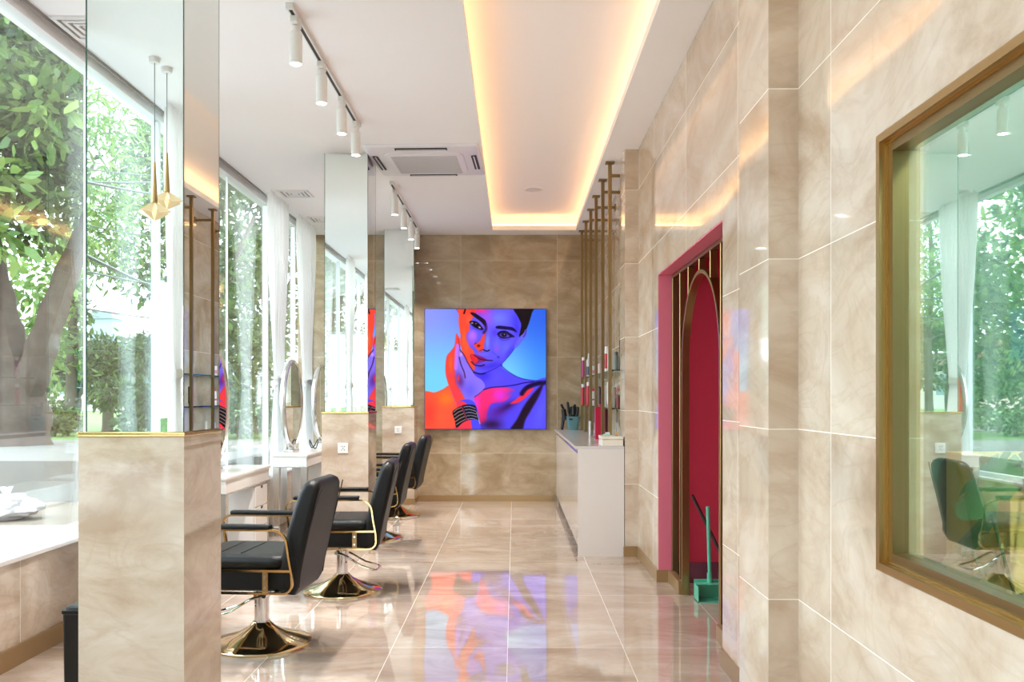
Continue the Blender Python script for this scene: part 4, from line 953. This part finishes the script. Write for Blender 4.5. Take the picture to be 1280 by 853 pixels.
def limb(m, pts, r0, r1):
    P = [Vector(p) for p in pts]; fine = []
    for i in range(len(P)-1):
        a, b, c_, d = P[max(i-1, 0)], P[i], P[i+1], P[min(i+2, len(P)-1)]
        for j in range(6): t = j/6; fine.append(.5*((2*b)+(-a+c_)*t+(2*a-5*b+4*c_-d)*t*t+(-a+3*b-3*c_+d)*t**3))
    fine.append(P[-1]); n = len(fine); rings = []
    for i, p in enumerate(fine):
        r = r0+(r1-r0)*(i/(n-1))**.8; r *= 1+.08*math.sin(i*1.7)
        t = (fine[min(i+1, n-1)]-fine[max(i-1, 0)]).normalized(); s = t.cross(Vector((0, 1, .1))).normalized(); u = s.cross(t)
        rings.append([p+s*r*math.cos(2*PI*k/14)*(1+.07*math.sin(3*k))+u*r*math.sin(2*PI*k/14) for k in range(14)])
    m.loft(rings)
# the big forked tree right outside the nearest window
t = thing('tree', 'big forked tree with mottled trunk outside the nearest window', 'tree', (-6.25, 11.2, .69))
m = MB(); limb(m, [(-.05, 0, -.05), (-.02, 0, .5), (-.18, 0, 1.05), (-.35, .05, 1.7), (-.55, .1, 2.6), (-.9, .2, 4.2)], .40, .16); limb(m, [(.0, -.02, .55), (.22, -.1, 1.0), (.48, -.15, 1.7), (.75, -.1, 2.5), (1.3, .1, 3.8)], .24, .10)
m.build('trunk', BARK, t)
bl = [(-.8, 0, 4.0, 1.5, 1.2, .9), (.3, -.3, 3.6, 1.3, 1.0, .7), (-.2, -.8, 4.8, 1.8, 1.3, 1.0), (-1.6, .2, 3.2, 1.2, 1.0, .9), (.1, -.6, 2.75, .8, .6, .45), (-.9, -.6, 2.7, .8, .6, .55), (.9, 0, 4.5, 1.4, 1.2, 1.0), (0, 0, 6, 2.4, 2, 1.2), (1.6, .2, 5.6, 1.3, 1.2, .9), (1.4, -.1, 3.2, .8, .8, .5)]
foliage('foliage', bl, 22000, .135, LEAF, t, .5)
foliage('bright_foliage', [(0, -1.2, 3.1, .7, .3, .5), (.3, -1.2, 2.5, .5, .25, .3), (-.2, -1.3, 4.4, .9, .4, .6), (.8, -1.0, 4.0, .6, .4, .5)], 900, .22, LEAFL, t, .42)
def tree(x, y, z0, h, cr, m_, n_, sz, lb, trunk=.13, low=.35, asp=.45):
    t = thing('tree', lb, 'tree', (x, y, z0), group='trees outside the windows')
    m = MB(); limb(m, [(0, 0, -.05), (.05, .05, h*.3), (-.06, 0, h*.6), (.1, .05, h*.85)], trunk, trunk*.3); limb(m, [(.03, .03, h*.3), (cr*.3, -.1, h*.5), (cr*.55, 0, h*.68)], trunk*.5, trunk*.2); m.build('trunk', BARK, t)
    bl = []
    for k in range(9):
        a = k*2.4; rr = cr*(.25+.5*random.random()); bl.append((rr*math.cos(a), rr*math.sin(a), h*(low+(.95-low)*random.random()), cr*.5, cr*.5, h*.14))
    bl.append((0, 0, h*.85, cr*.6, cr*.6, h*.15)); foliage('foliage', bl, n_, sz, m_, t, asp)
    return t
tree(-5.4, 15.5, .69, 5.6, 1.5, LEAF, 7000, .16, 'leafy tree seen through the window left of the far curtains', low=.12)
tree(-8.6, 17.0, .69, 6.5, 2.2, LEAFL, 7000, .17, 'tall pale green tree beyond the middle windows', low=.2)
tree(-5.9, 20.8, .69, 6.5, 2.0, LEAFD, 6500, .18, 'tall dark tree far beyond the curtained windows', low=.1)
tree(-10.5, 21.0, .69, 1.9, 1.5, LEAFD, 6000, .2, 'low dark shrub-like tree behind the big forked tree', low=.3)
tree(-13.0, 24.0, .69, 2.0, 1.7, LEAFL, 3500, .18, 'low pale tree in the park far left', low=.3)
tree(-16.5, 27.0, .69, 2.0, 1.8, LEAF, 3500, .18, 'low bushy tree at the left picture edge in the park', low=.3)
# behind the camera, seen in the pillar mirrors
tree(-7.9, -10.6, .5, 2.0, 1.2, LEAF, 6000, .14, 'broad green tree reflected in the nearest pillar mirror', low=.4, asp=.3)
tree(-6.0, -8.7, .5, 1.9, .9, LEAFD, 5000, .12, 'dark green bushy tree reflected low in the nearest mirror', low=.15)
tree(-9.2, -9.4, .5, 7.4, 3.0, LEAFL, 11000, .2, 'tall bright feathery tree reflected high in the nearest mirror', low=.45, asp=.22)
tree(-5.3, -11.3, .5, 5.6, 1.4, LEAF, 7000, .16, 'green tree reflected in the middle pillar mirror', low=.1)
tree(-8.6, -16.0, .5, 8.0, 2.2, LEAFD, 6000, .2, 'tall dark tree reflected behind the others in pillar mirrors', low=.4)
tree(-11.5, -13.0, .5, 3.4, 2.0, LEAF, 4500, .18, 'rounded tree reflected at left of nearest mirror', low=.3)
def bush(x, y, r, h, m_, lb):
    t = thing('bush', lb, 'bush', (x, y, .69), group='clipped bushes on the lawn')
    foliage('foliage', [(0, 0, h*.5, r, r, h*.5)], 1500, .07, m_, t, .6)
    MB().cyl((0, 0, -.02), (0, 0, h*.4), .03, n=8).build('stem', BARK, t)
bush(-7.9, 15.0, .55, .38, LEAFL, 'round clipped yellow green bush near the nearest pillar')
bush(-9.6, 18.6, .4, .34, LEAF, 'small round dark bush behind the yellow green one')
bush(-13.0, 19.5, .6, .4, LEAFL, 'clipped pale bush behind the big forked trunk')
for k, (x, y, r, h) in enumerate(((-4.1, 13.1, .7, .75), (-5.7, 13.7, .75, .85), (-3.5, 15.0, .7, .95), (-7.3, 13.6, .5, .6))):
    bush(x, y, r, h, (LEAFD, LEAF)[k % 2], ('dark bushy shrub nearest the building wall behind middle window', 'tall leafy shrub beside the dark bushy one', 'big shrub just outside the far windows', 'loose green shrub beside the yellow green bush')[k])
# kerbside rubbish bag
t = thing('rubbish_bag', 'crumpled pale plastic bag on the dirt outside the nearest window', 'bag', (-4.28, 7.2, .30))
m = MB(); bmesh.ops.create_icosphere(m.b, subdivisions=5, radius=1)
from mathutils import noise as NZ
for v in m.b.verts:
    q = v.co.copy(); d = NZ.noise(q*2.1)*.25+NZ.noise(q*5.5)*.12+abs(NZ.noise(q*11))*.06; q *= 1+d; v.co = Vector((q.x*.38, q.y*.2, max(0, q.z*.12+.09)))
m.build('sack', mat('plastic_bag', (196, 186, 192), .25, var=.2, vscale=8), t, angle=80)
m = MB(); 
for k in range(5): a = k*1.3; m.prism([(0, 0), (.05*math.cos(a)-.012, .09), (.05*math.cos(a)+.02, .10)], -.004+.012*k, .006+.012*k)
o = m.build('knot', mat('plastic_white', (232, 230, 232), .3), t, smooth=False); o.location = (.12, -.02, .17)
# overhead cables
cl = ['thick black cable', 'second black cable', 'third thin cable', 'fourth thin cable', 'fifth thin cable', 'sixth thin cable', 'lowest thin cable']
for k, (x, z1_, sl, r) in enumerate(((-3.45, 2.42, -.07, .016), (-3.35, 2.30, .05, .009), (-3.3, 3.05, .16, .012), (-3.4, 3.12, .24, .010), (-3.5, 3.22, .20, .007), (-3.25, 2.0, .03, .007), (-3.55, 2.75, .10, .006))):
    pts = [(x+.06*math.sin(k+y*.3), y, z1_+sl*(-y-1)+.018*(y+1)**2*.6) for y in np.linspace(-8, 3.55, 30)]
    o = MB().tube(pts, r, 6, up=(0, 0, 1)).build('power_cable', BLACKP); tag(o, cl[k]+' strung outside, seen in the nearest pillar mirror', 'cable', 'overhead cables')
m = MB().cyl((0, 0, -.2), (0, 0, 4.6), .13, .10, n=14); o = m.build('utility_pole', CONC); o.location = (-3.4, 3.75, .5); tag(o, 'grey concrete utility pole carrying the cables outside', 'pole')
def house(x, y, w_, d_, h_, col, roof, lb):
    t = thing('building', lb, 'building', (x, y, .5))
    box(-w_/2, w_/2, -d_/2, d_/2, 0, h_).build('walls', mat('wall_%d_%d_%d' % col, col, .8), t, smooth=False)
    MB().prism([(-w_/2-.3, h_), (w_/2+.3, h_), (w_/2-.6, h_+1.0), (-w_/2+.6, h_+1.0)], -d_/2-.3, d_/2+.3).build('roof', mat('roof_%d_%d_%d' % roof, roof, .8), t, smooth=False)
    for sy in (-1, 1):
        for i in range(4):
            for j in range(max(1, int(h_/3))):
                xx = -w_/2+w_*(i+.5)/4; yy = sy*d_/2
                box(xx-.5, xx+.5, yy-.03, yy+.03, .9+j*3, 2.2+j*3).build('window', mat('house_glass', (110, 130, 148), .2), t, smooth=False)
house(-28, 48, 14, 6, 2.6, (222, 196, 190), (198, 120, 108), 'low building with faded red roof beyond the park')
house(-54, -110, 3, 3, 11, (150, 168, 184), (130, 140, 150), 'grey blue tower block reflected in nearest mirror')
house(-22, -45, 10, 5, 2.6, (196, 190, 186), (150, 120, 112), 'low pale building reflected behind the trees')
